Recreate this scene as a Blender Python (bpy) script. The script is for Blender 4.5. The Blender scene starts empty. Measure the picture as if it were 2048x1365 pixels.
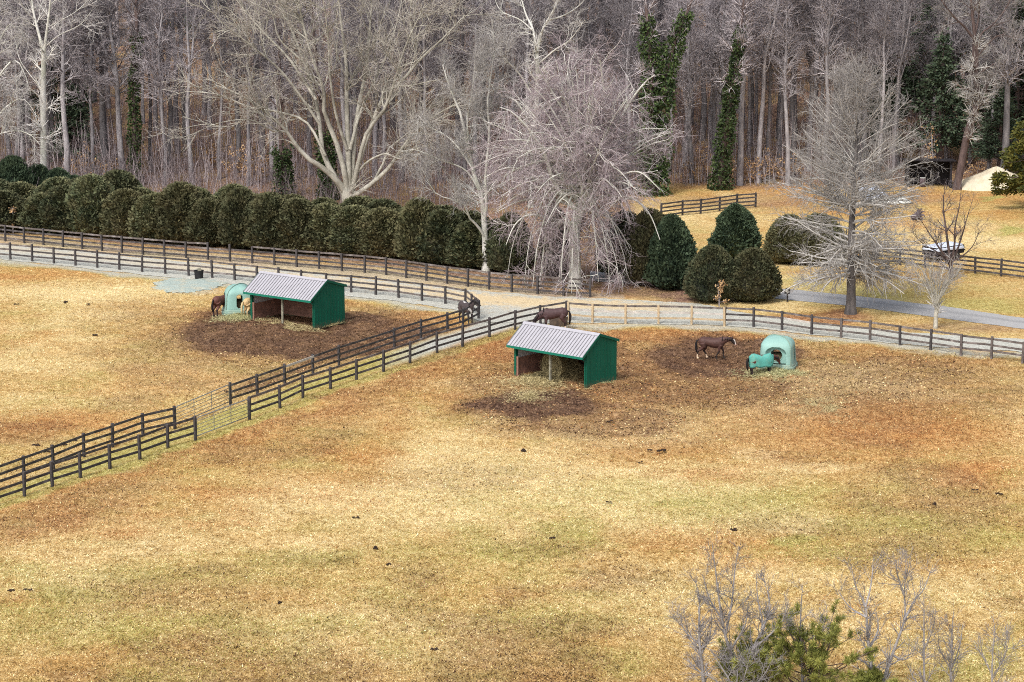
import bpy, bmesh, math, random
import numpy as np
from mathutils import Vector, Matrix

C = bpy.context.scene.collection
PI = math.pi
rad = math.radians

# ------------------------------------------------------------------ camera model (photo pixels are 2048 x 1365)
F, CX, CY, H, TH = 5000.0, 1024.0, 682.5, 33.0, rad(11.3)
CT, ST = math.cos(TH), math.sin(TH)

def ray(px, py):
    u, v = (px - CX) / F, (py - CY) / F
    return (u, CT - v * ST, -ST - v * CT)

def terrain(x, y):
    x = np.asarray(x, float); y = np.asarray(y, float)
    s = np.maximum(0, y - 241.0)
    z = 0.135 * (np.sqrt(s * s + 49) - 7)
    w = np.clip(s / 15, 0, 1)
    return z + w * (0.5 * np.sin(x * .13 + 1) * np.cos(y * .09) + .35 * np.sin(x * .31 + y * .17))

def P(px, py, z=0.0):
    """the ground point the photo shows at a pixel (flat part of the terrain)"""
    d = ray(px, py); t = (z - H) / d[2]
    return Vector((d[0] * t, d[1] * t, z))

def W(px, py, D):
    """the point at distance D (along the ground) seen at a pixel"""
    d = ray(px, py); t = D / d[1]
    return Vector((d[0] * t, D, H + d[2] * t))

def project(x, y, z):
    dz = z - H
    dep = y * CT - dz * ST
    return CX + F * x / dep, CY - F * (y * ST + dz * CT) / dep

def tz(x, y): return float(terrain(x, y))

# ------------------------------------------------------------------ objects
def tag(o, label=None, cat=None, group=None, kind=None):
    if label: o['label'] = label
    if cat: o['category'] = cat
    if group: o['group'] = group
    if kind: o['kind'] = kind
    return o

def empty(name, loc=(0, 0, 0), rz=0.0, label=None, cat=None, group=None):
    o = bpy.data.objects.new(name, None); C.objects.link(o)
    o.empty_display_size = .3
    o.location = loc; o.rotation_euler = (0, 0, rz)
    return tag(o, label, cat, group)

def obj(name, mesh, mat=None, parent=None, loc=None, rz=None):
    o = bpy.data.objects.new(name, mesh); C.objects.link(o)
    if mat is not None and len(mesh.materials) == 0: mesh.materials.append(mat)
    if parent is not None: o.parent = parent
    if loc is not None: o.location = loc
    if rz is not None: o.rotation_euler = (0, 0, rz)
    return o

def copy_tree(o, parent=None):
    c = o.copy(); C.objects.link(c); c.parent = parent
    for ch in list(o.children): copy_tree(ch, c)
    return c

def np_mesh(name, V, Q, smooth=True, attrs=None, colors=None):
    """V (n,3); Q (m,3|4) faces or list of such arrays"""
    Qs = [q for q in (Q if isinstance(Q, list) else [Q]) if len(q)]
    me = bpy.data.meshes.new(name)
    nl = sum(q.size for q in Qs); nf = sum(len(q) for q in Qs)
    me.vertices.add(len(V)); me.vertices.foreach_set('co', np.asarray(V, np.float32).ravel())
    me.loops.add(nl); me.loops.foreach_set('vertex_index', np.concatenate([q.ravel() for q in Qs]).astype(np.int32))
    me.polygons.add(nf)
    tot = np.concatenate([np.full(len(q), q.shape[1]) for q in Qs]).astype(np.int32)
    me.polygons.foreach_set('loop_start', (np.cumsum(tot) - tot).astype(np.int32))
    me.polygons.foreach_set('use_smooth', np.full(nf, smooth, bool))
    me.update(calc_edges=True)
    for k, a in (attrs or {}).items():
        at = me.attributes.new(k, 'FLOAT', 'POINT'); at.data.foreach_set('value', np.asarray(a, np.float32))
    for k, a in (colors or {}).items():
        at = me.attributes.new(k, 'FLOAT_COLOR', 'POINT'); at.data.foreach_set('color', np.asarray(a, np.float32).ravel())
    return me

class MB:
    """collects boxes, prisms, tubes into one mesh"""
    def __init__(s): s.v = []; s.f = []
    def add(s, vs, fs):
        n = len(s.v); s.v += [tuple(v) for v in vs]; s.f += [[i + n for i in f] for f in fs]; return s
    def box(s, a, b, M=None):
        x0, y0, z0 = a; x1, y1, z1 = b
        vs = [Vector(p) for p in ((x0,y0,z0),(x1,y0,z0),(x1,y1,z0),(x0,y1,z0),(x0,y0,z1),(x1,y0,z1),(x1,y1,z1),(x0,y1,z1))]
        if M is not None: vs = [M @ v for v in vs]
        return s.add(vs, [(0,3,2,1),(4,5,6,7),(0,1,5,4),(1,2,6,5),(2,3,7,6),(3,0,4,7)])
    def bar(s, p, q, w, h, up=(0,0,1)):
        p, q = Vector(p), Vector(q); d = (q - p).normalized(); up = Vector(up)
        sx = d.cross(up).normalized(); uz = sx.cross(d).normalized()
        vs = []
        for e in (p, q):
            for a, b in ((-1,-1),(1,-1),(1,1),(-1,1)): vs.append(e + sx * (a * w / 2) + uz * (b * h / 2))
        return s.add(vs, [(0,1,2,3),(7,6,5,4),(0,4,5,1),(1,5,6,2),(2,6,7,3),(3,7,4,0)])
    def prism(s, poly, y0, y1):
        """polygon in x-z extruded along y"""
        n = len(poly)
        vs = [(x, y0, z) for x, z in poly] + [(x, y1, z) for x, z in poly]
        fs = [list(range(n)), list(range(2*n-1, n-1, -1))] + [(i, i+n, (i+1)%n+n, (i+1)%n) for i in range(n)]
        return s.add(vs, fs)
    def prismx(s, poly, x0, x1):
        """polygon in y-z extruded along x"""
        n = len(poly)
        vs = [(x0, y, z) for y, z in poly] + [(x1, y, z) for y, z in poly]
        fs = [list(range(n-1, -1, -1)), list(range(n, 2*n))] + [((i+1)%n, (i+1)%n+n, i+n, i) for i in range(n)]
        return s.add(vs, fs)
    def tube(s, pts, r, k=8, cap=True):
        pts = [Vector(p) for p in pts]; n0 = len(s.v); rs = r if hasattr(r, '__len__') else [r] * len(pts)
        vs = []; prev = None
        for i, p in enumerate(pts):
            t = (pts[min(i+1, len(pts)-1)] - pts[max(i-1, 0)]).normalized()
            if prev is None: prev = t.orthogonal().normalized()
            a = (prev - t * prev.dot(t)).normalized(); b = t.cross(a); prev = a
            for j in range(k):
                th = 2 * PI * j / k; vs.append(p + (a * math.cos(th) + b * math.sin(th)) * rs[i])
        fs = [(i*k+j, i*k+(j+1)%k, (i+1)*k+(j+1)%k, (i+1)*k+j) for i in range(len(pts)-1) for j in range(k)]
        if cap: fs += [list(range(k-1, -1, -1)), [(len(pts)-1)*k + j for j in range(k)]]
        return s.add(vs, fs)
    def loft(s, rings):
        k = len(rings[0]); vs = [p for r in rings for p in r]
        fs = [(i*k+j, i*k+(j+1)%k, (i+1)*k+(j+1)%k, (i+1)*k+j) for i in range(len(rings)-1) for j in range(k)]
        fs += [list(range(k-1, -1, -1)), [(len(rings)-1)*k + j for j in range(k)]]
        return s.add(vs, fs)
    def mesh(s, name, smooth=False, bevel=0.0):
        me = bpy.data.meshes.new(name); me.from_pydata([tuple(v) for v in s.v], [], s.f); me.update()
        bm = bmesh.new(); bm.from_mesh(me)
        bmesh.ops.recalc_face_normals(bm, faces=bm.faces)
        if bevel: bmesh.ops.bevel(bm, geom=list(bm.edges), offset=bevel, segments=1, affect='EDGES', clamp_overlap=True)
        for f in bm.faces: f.smooth = smooth
        bm.to_mesh(me); bm.free()
        return me
    def build(s, name, mat, parent=None, smooth=False, bevel=0.0, loc=None):
        return obj(name, s.mesh(name, smooth, bevel), mat, parent, loc)

# ------------------------------------------------------------------ materials
class NT:
    def __init__(s, name):
        m = bpy.data.materials.new(name); m.use_nodes = True; s.m = m; s.t = m.node_tree; s.t.nodes.clear()
        s.out = s.n('ShaderNodeOutputMaterial'); s.b = s.n('ShaderNodeBsdfPrincipled')
        s.l(s.b.outputs[0], s.out.inputs[0]); s.b.inputs['Roughness'].default_value = .9
        s.b.inputs['Specular IOR Level'].default_value = .2
    def n(s, typ, **kw):
        nd = s.t.nodes.new(typ)
        for k, v in kw.items(): setattr(nd, k, v)
        return nd
    def l(s, a, b): s.t.links.new(a, b)
    def coord(s, kind='Object'): return s.n('ShaderNodeTexCoord').outputs[kind]
    def pos(s): return s.n('ShaderNodeNewGeometry').outputs['Position']
    def noise(s, scale, detail=4, rough=.6, vec=None, dist=0, sc3=None):
        nd = s.n('ShaderNodeTexNoise'); nd.inputs['Scale'].default_value = scale; nd.inputs['Detail'].default_value = detail
        nd.inputs['Roughness'].default_value = rough; nd.inputs['Distortion'].default_value = dist
        vec = vec or s.coord()
        if sc3:
            mp = s.n('ShaderNodeMapping'); mp.inputs['Scale'].default_value = sc3; s.l(vec, mp.inputs[0]); vec = mp.outputs[0]
        s.l(vec, nd.inputs['Vector']); return nd.outputs['Fac']
    def ramp(s, fac, *stops):
        nd = s.n('ShaderNodeValToRGB'); e = nd.color_ramp.elements
        while len(e) < len(stops): e.new(.5)
        for el, (p, c) in zip(e, stops):
            el.position = p; el.color = (*c, 1) if hasattr(c, '__len__') else (c, c, c, 1)
        s.l(fac, nd.inputs[0]); return nd.outputs[0]
    def mix(s, fac, a, b, mode='MIX'):
        nd = s.n('ShaderNodeMix', data_type='RGBA', blend_type=mode)
        for sock, v in ((nd.inputs[0], fac), (nd.inputs[6], a), (nd.inputs[7], b)):
            if hasattr(v, 'is_linked') or hasattr(v, 'links'): s.l(v, sock)
            elif hasattr(v, '__len__'): sock.default_value = (*v, 1)
            else: sock.default_value = v
        return nd.outputs[2]
    def math(s, op, a, b=0.0, clamp=False):
        nd = s.n('ShaderNodeMath', operation=op, use_clamp=clamp)
        for sock, v in ((nd.inputs[0], a), (nd.inputs[1], b)):
            if hasattr(v, 'links'): s.l(v, sock)
            else: sock.default_value = v
        return nd.outputs[0]
    def attr(s, name, out='Fac'): 
        nd = s.n('ShaderNodeAttribute'); nd.attribute_name = name; return nd.outputs[out]
    def rnd(s): return s.n('ShaderNodeObjectInfo').outputs['Random']
    def bump(s, h, strength=.5, dist=.05):
        nd = s.n('ShaderNodeBump'); nd.inputs['Strength'].default_value = strength; nd.inputs['Distance'].default_value = dist
        s.l(h, nd.inputs['Height']); s.l(nd.outputs[0], s.b.inputs['Normal'])
    def col(s, c):
        if hasattr(c, 'links'): s.l(c, s.b.inputs['Base Color'])
        else: s.b.inputs['Base Color'].default_value = (*c, 1)
        return s
    def set(s, **kw):
        for k, v in kw.items(): s.b.inputs[k.replace('_', ' ')].default_value = v
        return s

def m_bark(name, dark, light, scale=3.0, rand=.35, lichen=None):
    t = NT(name); o = t.coord()
    f = t.noise(scale, 6, .7, o, sc3=(1, 1, .35))
    c = t.ramp(f, (.3, dark), (.68, light))
    if lichen: c = t.mix(t.ramp(t.noise(.7, 4, .7, o), (.45, 0.0), (.62, .8)), c, lichen)
    r = t.rnd(); v = t.math('ADD', 1 - rand, t.math('MULTIPLY', r, 2 * rand))
    hs = t.n('ShaderNodeHueSaturation'); t.l(v, hs.inputs['Value']); t.l(c, hs.inputs['Color'])
    t.col(hs.outputs[0]); t.bump(t.noise(14, 4, .7, o, sc3=(1, 1, .25)), .6, .04)
    return t.m

def m_twig(name, a, b, rand=.25):
    t = NT(name); sh = t.attr('shade'); c = t.mix(sh, a, b)
    hs = t.n('ShaderNodeHueSaturation'); t.l(t.math('ADD', 1 - rand, t.math('MULTIPLY', t.rnd(), 2 * rand)), hs.inputs['Value']); t.l(c, hs.inputs['Color'])
    t.col(hs.outputs[0]); return t.m

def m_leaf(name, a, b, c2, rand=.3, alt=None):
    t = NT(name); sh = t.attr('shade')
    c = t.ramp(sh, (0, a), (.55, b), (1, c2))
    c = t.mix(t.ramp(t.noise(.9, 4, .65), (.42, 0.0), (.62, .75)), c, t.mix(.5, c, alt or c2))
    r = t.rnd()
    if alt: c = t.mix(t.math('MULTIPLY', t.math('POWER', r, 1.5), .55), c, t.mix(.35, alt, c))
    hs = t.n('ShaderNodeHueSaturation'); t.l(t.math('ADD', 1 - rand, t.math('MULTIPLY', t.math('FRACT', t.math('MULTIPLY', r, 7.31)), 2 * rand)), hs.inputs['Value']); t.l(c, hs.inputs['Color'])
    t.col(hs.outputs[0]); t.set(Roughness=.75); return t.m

def m_plain(name, c, var=.25, scale=4, rough=.8, bump=.2, metal=0.0, stain=None, sc3=None):
    t = NT(name); o = t.coord(); f = t.noise(scale, 6, .65, o, sc3=sc3)
    lo = tuple(x * (1 - var) for x in c); hi = tuple(min(1, x * (1 + var)) for x in c)
    cc = t.ramp(f, (.3, lo), (.7, hi))
    if stain: cc = t.mix(t.ramp(t.noise(scale * .6, 5, .7, o, dist=.5), (.52, 0.0), (.68, .7)), cc, stain)
    t.col(cc); t.set(Roughness=rough, Metallic=metal)
    if bump: t.bump(t.noise(scale * 6, 4, .6, o), bump, .02)
    return t.m

M = {}
M['fence'] = m_plain('fence_wood_black', (.060, .054, .055), .6, 2.5, .85, .4, stain=(.19, .175, .175), sc3=(1, 1, 1))
M['fence_grey'] = m_plain('fence_wood_weathered', (.115, .098, .092), .6, 2.2, .9, .4, stain=(.34, .31, .30))
M['fence_new'] = m_plain('fence_wood_raw', (.42, .32, .20), .3, 3, .9, .4, stain=(.36, .33, .29))
M['fence_pale'] = m_plain('fence_wood_bleached', (.44, .41, .38), .25, 3, .9, .4)
M['gate'] = m_plain('gate_tube', (.24, .25, .25), .25, 5, .55, .1, metal=.3)
M['roof'] = m_plain('roof_sheet', (.37, .365, .40), .08, .8, .5, .0, stain=(.29, .285, .30))
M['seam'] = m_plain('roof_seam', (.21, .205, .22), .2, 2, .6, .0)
M['green'] = m_plain('green_sheet', (.003, .088, .052), .16, .7, .55, .0, stain=(.004, .065, .04))
def m_wall():
    t = NT('green_sheet'); o = t.coord(); X = t.n('ShaderNodeSeparateXYZ'); t.l(o, X.inputs[0])
    c = t.ramp(t.noise(.7, 6, .65, o, sc3=(1, 1, .3)), (.3, (.0035, .078, .046)), (.7, (.006, .105, .064)))
    c = t.mix(t.ramp(t.noise(5, 6, .75, o, sc3=(1, 1, .5)), (.60, 0.0), (.72, .35)), c, (.08, .17, .12))
    splash = t.math('MULTIPLY', t.ramp(t.math('ADD', t.noise(4, 6, .75, o), t.math('MULTIPLY', X.outputs[2], -.55)), (.30, 0.0), (.52, 1.0)), .75)
    t.col(t.mix(splash, c, (.13, .10, .06))); t.set(Roughness=.55); t.bump(t.noise(1.5, 3, .6, o), .15, .03); return t.m
M['green'] = m_wall()
M['trim'] = m_plain('green_trim', (.010, .15, .10), .15, 2, .5, .05)
M['galv'] = m_plain('pale_sheet', (.50, .50, .52), .15, 1.5, .55, .05, stain=(.36, .35, .35))
M['kick'] = m_plain('brown_boards', (.27, .145, .11), .4, 2, .85, .3, stain=(.12, .068, .055))
M['wood'] = m_plain('grey_post_wood', (.23, .22, .17), .35, 4, .9, .3)
M['teal'] = m_plain('teal_plastic', (.235, .40, .36), .10, 1.2, .5, .05, stain=(.30, .47, .42))
M['teal_base'] = m_plain('pale_teal_plastic', (.22, .33, .28), .18, 2.2, .6, .1, stain=(.24, .27, .20))
M['dark_in'] = m_plain('dark_rubber', (.02, .02, .022), .3, 5, .7, .2)
M['blanket'] = m_plain('turquoise_cloth', (.085, .32, .28), .2, 4, .85, .3, stain=(.19, .28, .19))
M['hay_core'] = m_plain('shaded_old_hay', (.085, .07, .04), .5, 9, .95, .8)  # hay with the feeder's inner shade painted into its colour

def m_horse(name='horse_coat'):
    t = NT(name); c = t.attr('col', 'Color'); f = t.noise(9, 4, .6)
    t.col(t.mix(1, c, t.ramp(f, (.3, .75), (.7, 1.2)), 'MULTIPLY')); t.set(Roughness=.6, Specular_IOR_Level=.3); return t.m
M['coat'] = m_horse()
M['hair_black'] = m_plain('black_hair', (.016, .013, .014), .5, 8, .7, .3)
M['hair_cream'] = m_plain('cream_hair', (.60, .48, .26), .3, 8, .7, .3)
M['bark_forest'] = m_bark('forest_bark', (.10, .092, .10), (.37, .35, .36), 2.2, .55)
M['bark_pale'] = m_bark('pale_bark', (.40, .385, .35), (.70, .69, .65), 1.6, .1, (.36, .37, .30))
M['bark_beech'] = m_bark('beech_bark', (.27, .255, .215), (.56, .54, .47), 1.2, .05, (.21, .195, .155))
M['bark_brown'] = m_bark('brown_bark', (.045, .032, .032), (.16, .115, .105), 2.5, .1)
M['bark_oak'] = m_bark('oak_bark', (.045, .042, .042), (.17, .155, .15), 3, .1)
M['twig_forest'] = m_twig('forest_twigs', (.13, .112, .125), (.52, .48, .495), .4)
M['twig_pink'] = m_twig('pinkish_twigs', (.27, .21, .23), (.60, .555, .55))
M['twig_pale'] = m_twig('pale_twigs', (.33, .31, .295), (.70, .68, .65))
M['twig_grey'] = m_twig('grey_twigs', (.29, .27, .26), (.52, .50, .47))
M['twig_fore'] = m_twig('silvery_twigs', (.20, .185, .19), (.48, .46, .465))
M['twig_beech'] = m_twig('beech_twigs', (.25, .215, .19), (.60, .56, .50))
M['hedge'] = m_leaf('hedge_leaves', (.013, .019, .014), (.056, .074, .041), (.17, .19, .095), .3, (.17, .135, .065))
M['holly'] = m_leaf('dark_shrub_leaves', (.010, .018, .012), (.036, .060, .036), (.11, .15, .08), .2)
M['ivy'] = m_leaf('ivy_leaves', (.012, .022, .010), (.035, .06, .022), (.085, .12, .04), .2)
M['pine'] = m_leaf('pine_needles', (.02, .034, .022), (.055, .082, .05), (.11, .145, .085), .2)
M['cedar'] = m_leaf('cedar_leaves', (.018, .028, .008), (.06, .07, .016), (.17, .15, .03), .1)
M['fpine'] = m_leaf('young_pine_needles', (.035, .05, .012), (.16, .18, .04), (.42, .42, .11), .1)
M['orange_leaf'] = m_leaf('orange_leaves', (.20, .11, .05), (.42, .25, .12), (.62, .43, .23), .15)
M['brush'] = m_twig('brush_stems', (.10, .08, .09), (.36, .31, .315))
M['sand'] = m_plain('sand_heap', (.60, .53, .40), .12, 1.5, .95, .5, stain=(.50, .42, .28))
M['tarp'] = m_plain('silver_tarp', (.55, .60, .70), .2, 2, .5, .3)
M['white_sheet'] = m_plain('white_sheet', (.72, .74, .70), .12, 2, .6, .2)
M['black_wood'] = m_plain('black_timber', (.022, .02, .024), .5, 2, .8, .3)
M['stump'] = m_plain('stump_wood', (.10, .075, .085), .5, 3, .9, .6, stain=(.30, .25, .25))
M['dung'] = m_plain('dung', (.035, .022, .016), .4, 8, .95, .8)
M['tub'] = m_plain('brown_tub', (.10, .075, .06), .4, 3, .8, .2, stain=(.25, .16, .09))
def m_straw(name, a, b):
    t = NT(name); t.col(t.mix(t.attr('shade'), a, b)); return t.m
M['hay'] = m_straw('hay', (.22, .17, .07), (.66, .56, .31))
M['hay_dark'] = m_straw('old_hay', (.07, .06, .03), (.27, .22, .115))
M['hay_green'] = m_straw('fresh_hay', (.24, .23, .10), (.60, .58, .32))
# ------------------------------------------------------------------ plants
def nrm(a): return a / np.maximum(np.linalg.norm(a, axis=-1, keepdims=True), 1e-9)

def resample(pts, radii, k):
    pts = np.asarray(pts, float); radii = np.asarray(radii, float)
    # smooth with Catmull-Rom then uniform
    seg = np.linalg.norm(np.diff(pts, axis=0), axis=1); s = np.r_[0, np.cumsum(seg)]
    q = np.linspace(0, s[-1], k)
    n = len(pts); ext = np.vstack([2*pts[0]-pts[1], pts, 2*pts[-1]-pts[-2]])
    out = np.empty((k, 3))
    for j, x in enumerate(q):
        i = min(np.searchsorted(s, x, 'right') - 1, n - 2); t = (x - s[i]) / max(seg[i], 1e-9)
        p0, p1, p2, p3 = ext[i], ext[i+1], ext[i+2], ext[i+3]
        out[j] = .5 * (2*p1 + (p2-p0)*t + (2*p0-5*p1+4*p2-p3)*t*t + (3*p1-p0-3*p2+p3)*t**3)
    return out, np.interp(q, s, radii)

def grow(g, Pp, Rp, N, t=(.2, 1), ang=(25, 60), L=(.6, 1.4), npts=4, up=.1, wob=.2, rr=.6, rmin=.006, rmax=9, taper=.3, lt=.5, side=None):
    """N children spread over the parents in proportion to their length"""
    n, k, _ = Pp.shape
    ln = np.linalg.norm(np.diff(Pp, axis=1), axis=2).sum(1)
    idx = g.choice(n, N, p=ln / ln.sum()); tt = g.uniform(t[0], t[1], N)
    f = tt * (k - 1); i = np.minimum(f.astype(int), k - 2); fr = (f - i)[:, None]
    p = Pp[idx, i] * (1 - fr) + Pp[idx, i+1] * fr
    tan = nrm(Pp[idx, i+1] - Pp[idx, i])
    r = Rp[idx, i] * (1 - fr[:, 0]) + Rp[idx, i+1] * fr[:, 0]
    rv = g.normal(size=(N, 3)); perp = nrm(rv - tan * (rv * tan).sum(1, keepdims=True))
    if side is not None: perp = nrm(perp + np.array(side) * .8); perp = nrm(perp - tan * (perp * tan).sum(1, keepdims=True))
    a = np.radians(g.uniform(ang[0], ang[1], N))[:, None] if not callable(ang) else np.radians(ang(tt, g))[:, None]
    d = nrm(tan * np.cos(a) + perp * np.sin(a))
    length = (g.uniform(L[0], L[1], N) if not callable(L) else L(tt, g)) * (1.15 - lt * tt)
    st = length / (npts - 1)
    out = np.empty((N, npts, 3)); out[:, 0] = p
    upv = up(tt, g)[:, None] if callable(up) else up
    for j in range(1, npts):
        d = nrm(d + np.array([0, 0, 1.0]) * upv + g.normal(size=(N, 3)) * wob)
        out[:, j] = out[:, j-1] + d * st[:, None]
    r0 = np.clip(r * rr, rmin, rmax)
    R = r0[:, None] * np.linspace(1, taper, npts)[None, :]
    return out, np.maximum(R, rmin * .6)

def tube_arrays(Pp, R, k):
    n, m, _ = Pp.shape
    d = np.empty_like(Pp); d[:, 1:-1] = Pp[:, 2:] - Pp[:, :-2]; d[:, 0] = Pp[:, 1] - Pp[:, 0]; d[:, -1] = Pp[:, -1] - Pp[:, -2]
    d = nrm(d); ref = np.where(np.abs(d[:, :1, 2:3]) > .8, np.array([1.0, 0, 0]), np.array([0, 0, 1.0]))
    a = nrm(np.cross(d, np.broadcast_to(ref, d.shape))); b = np.cross(d, a)
    th = np.arange(k) * 2 * PI / k
    V = Pp[:, :, None] + (a[:, :, None] * np.cos(th)[None, None, :, None] + b[:, :, None] * np.sin(th)[None, None, :, None]) * R[:, :, None, None]
    base = (np.arange(n) * m * k)[:, None, None] + (np.arange(m - 1) * k)[None, :, None]
    j = np.arange(k)[None, None, :]; j2 = (j + 1) % k
    Q = np.stack([base + j, base + j2, base + k + j2, base + k + j], -1).reshape(-1, 4)
    return V.reshape(-1, 3), Q

def tubes_mesh(name, groups, g=None):
    """groups: list of (P, R, sides)"""
    Vs, Qs, Ss, off = [], [], [], 0
    for Pp, R, k in groups:
        if len(Pp) == 0: continue
        V, Q = tube_arrays(Pp, R, k)
        s = np.clip(g.uniform(-.25, .55, len(Pp)) + (R[:, 0] - .010) / .022, 0, 1) if g is not None else np.zeros(len(Pp))
        Vs.append(V); Qs.append(Q + off); Ss.append(np.repeat(s, Pp.shape[1] * k)); off += len(V)
    return np_mesh(name, np.vstack(Vs), np.vstack(Qs), True, {'shade': np.concatenate(Ss)})

def cards(g, pos, dirn, ln, wd):
    """pointed leaf-like quads at pos, long axis dirn"""
    n = len(pos); rv = g.normal(size=(n, 3)); sd = nrm(np.cross(dirn, rv))
    ln = np.broadcast_to(ln, n)[:, None]; wd = np.broadcast_to(wd, n)[:, None]
    V = np.stack([pos, pos + dirn * ln * .45 + sd * wd, pos + dirn * ln, pos + dirn * ln * .45 - sd * wd], 1).reshape(-1, 3)
    Q = np.arange(4 * n).reshape(n, 4)
    return V, Q

def tree(name, label, cat, loc, limbs, levels, bark, twigm, seed=1, group=None, ntrunk=1, sides=(9, 6, 5, 4, 3, 3), rz=0, klimb=12):
    """limbs: list of (points, radii) in metres relative to loc; levels: list of grow() settings"""
    g = np.random.default_rng(seed)
    root = empty(name, loc, rz, label, cat, group)
    A = [resample(p, r, klimb) for p, r in limbs]
    Pp = np.stack([a[0] for a in A]); R = np.stack([a[1] for a in A])
    tr = [(Pp, R, sides[0])]; cr = []; prev = [(Pp, R)]
    for i, lv in enumerate(levels):
        lv = dict(lv); src = lv.pop('src', None); Pq, Rq = prev[-1] if src is None else prev[src]
        sel = lv.pop('sel', None)
        if sel is not None: Pq, Rq = Pq[sel], Rq[sel]
        q = grow(g, Pq, Rq, **lv); prev.append(q)
        (tr if i < ntrunk else cr).append((q[0], q[1], sides[min(i + 1, len(sides) - 1)]))
    obj('trunk', tubes_mesh('trunk', tr, g), bark, root)
    if cr: obj('crown', tubes_mesh('crown', cr, g), twigm, root)
    root['tips'] = 0
    del root['tips']
    return root, prev

def ivy_on(root, Pp, R, n, spread, mat, seed=1, size=.2, t=(0, 1), fade=.4):
    g = np.random.default_rng(seed)
    k = Pp.shape[1]; idx = g.integers(0, len(Pp), n); tt = g.uniform(t[0], t[1], n) ** 1.15; f = tt * (k - 1); i = np.minimum(f.astype(int), k - 2); fr = (f - i)[:, None]
    p = Pp[idx, i] * (1 - fr) + Pp[idx, i+1] * fr
    lump = .78 + .22 * np.sin(p[:, 2] * 2.3 + idx) * np.sin(p[:, 2] * .9 + 1)
    d = nrm(g.normal(size=(n, 3)) * (1, 1, .4))
    rr = spread * lump * (1 - fade * tt) * np.sqrt(g.uniform(.1, 1, n))
    p = p + d * rr[:, None]
    V, Q = cards(g, p, nrm(d + (0, 0, -.3) + g.normal(size=(n, 3)) * .5), g.uniform(.7, 1.3, n) * size, size * .45)
    return obj('ivy', np_mesh('ivy', V, Q, False, {'shade': np.repeat(g.uniform(0, 1, n), 4)}), mat, root)

def bush_mesh(name, seed, h, w, n, pw=1.0, top=.55, size=.2, lump=.14, flare=0.0, depth=None):
    """dense evergreen: leaf sprays on a lumpy egg, over a dark inner mass"""
    g = np.random.default_rng(seed); depth = depth or w
    ph = g.uniform(0, 6.28, (9, 2)); kt = g.integers(1, 8, 9); ku = g.uniform(2, 12, 9)
    def prof(u):  # radius factor over height 0..1
        lo = np.clip(u / .12, 0, 1) ** .5 * (.82 + .18 * np.clip(u / .3, 0, 1))
        return lo * np.power(np.clip(1 - np.power(np.clip((u - flare) / (1 - flare), 0, 1), 1.0 / max(top, .05)), 0, 1), pw)
    def rad_(u, th):
        l = sum(np.sin(kt[i] * th + ph[i, 0] + 2.0 * u * (i - 4)) * np.sin(ku[i] * u + ph[i, 1]) for i in range(9)) / 2.8
        return prof(u) * (1 + lump * l)
    def surf(u, th, s=1.0):
        r = rad_(u, th) * s
        return np.stack([np.cos(th) * r * w / 2, np.sin(th) * r * depth / 2, u * h], -1)
    # inner mass
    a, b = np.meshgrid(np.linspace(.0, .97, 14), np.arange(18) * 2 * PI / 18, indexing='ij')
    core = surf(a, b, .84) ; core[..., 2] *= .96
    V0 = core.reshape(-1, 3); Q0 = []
    for i in range(13):
        for j in range(18): Q0.append((i*18+j, i*18+(j+1) % 18, (i+1)*18+(j+1) % 18, (i+1)*18+j))
    u = g.beta(1.1, 1.0, n); th = g.uniform(0, 2 * PI, n)
    s = g.normal(.95, .055, n); pos = surf(u, th, 1.0) * np.stack([s, s, np.ones(n)], -1)
    out = np.stack([np.cos(th), np.sin(th), np.full(n, .9)], -1)
    d = nrm(out + g.normal(size=(n, 3)) * .55)
    V, Q = cards(g, pos, d, g.uniform(.6, 1.4, n) * size, size * .33)
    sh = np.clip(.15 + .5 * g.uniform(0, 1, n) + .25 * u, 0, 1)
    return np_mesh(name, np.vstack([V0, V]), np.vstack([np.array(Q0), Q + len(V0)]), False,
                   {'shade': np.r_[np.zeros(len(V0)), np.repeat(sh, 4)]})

def straw(name, label, centre, rx, ry, n, mat, seed, hgt=.12, ln=(.15, .45), wd=.018, rot=0.0, bias=.8):
    g = np.random.default_rng(seed); n = int(n * 2.2); wd = wd * .5; ln = (ln[0] * .6, ln[1] * .75)
    a = g.uniform(0, 2 * PI, n); r = np.minimum(np.abs(g.normal(0, .5, n)) , 1.15 + g.normal(0, .1, n)) if bias > .7 else g.uniform(0, 1, n) ** bias
    r = r * (1 + .25 * np.sin(3 * a + seed) + .15 * np.sin(7 * a))
    x, y = np.cos(a) * r * rx, np.sin(a) * r * ry
    c, s = math.cos(rot), math.sin(rot)
    z = np.abs(g.normal(0, 1, n)) * .02 + np.clip(1 - r, 0, 1) * hgt * g.uniform(.2, 1, n) + .03
    p = np.stack([centre[0] + x * c - y * s, centre[1] + x * s + y * c, z], -1)
    d = nrm(g.normal(size=(n, 3)) * (1, 1, .35))
    V, Q = cards(g, p, d, g.uniform(*ln, n), wd)
    V[:, 2] = np.maximum(V[:, 2], .012)
    o = obj(name, np_mesh(name, V, Q, False, {'shade': np.repeat(g.uniform(0, 1, n), 4)}), mat)
    return tag(o, label, 'hay', kind='stuff')
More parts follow.
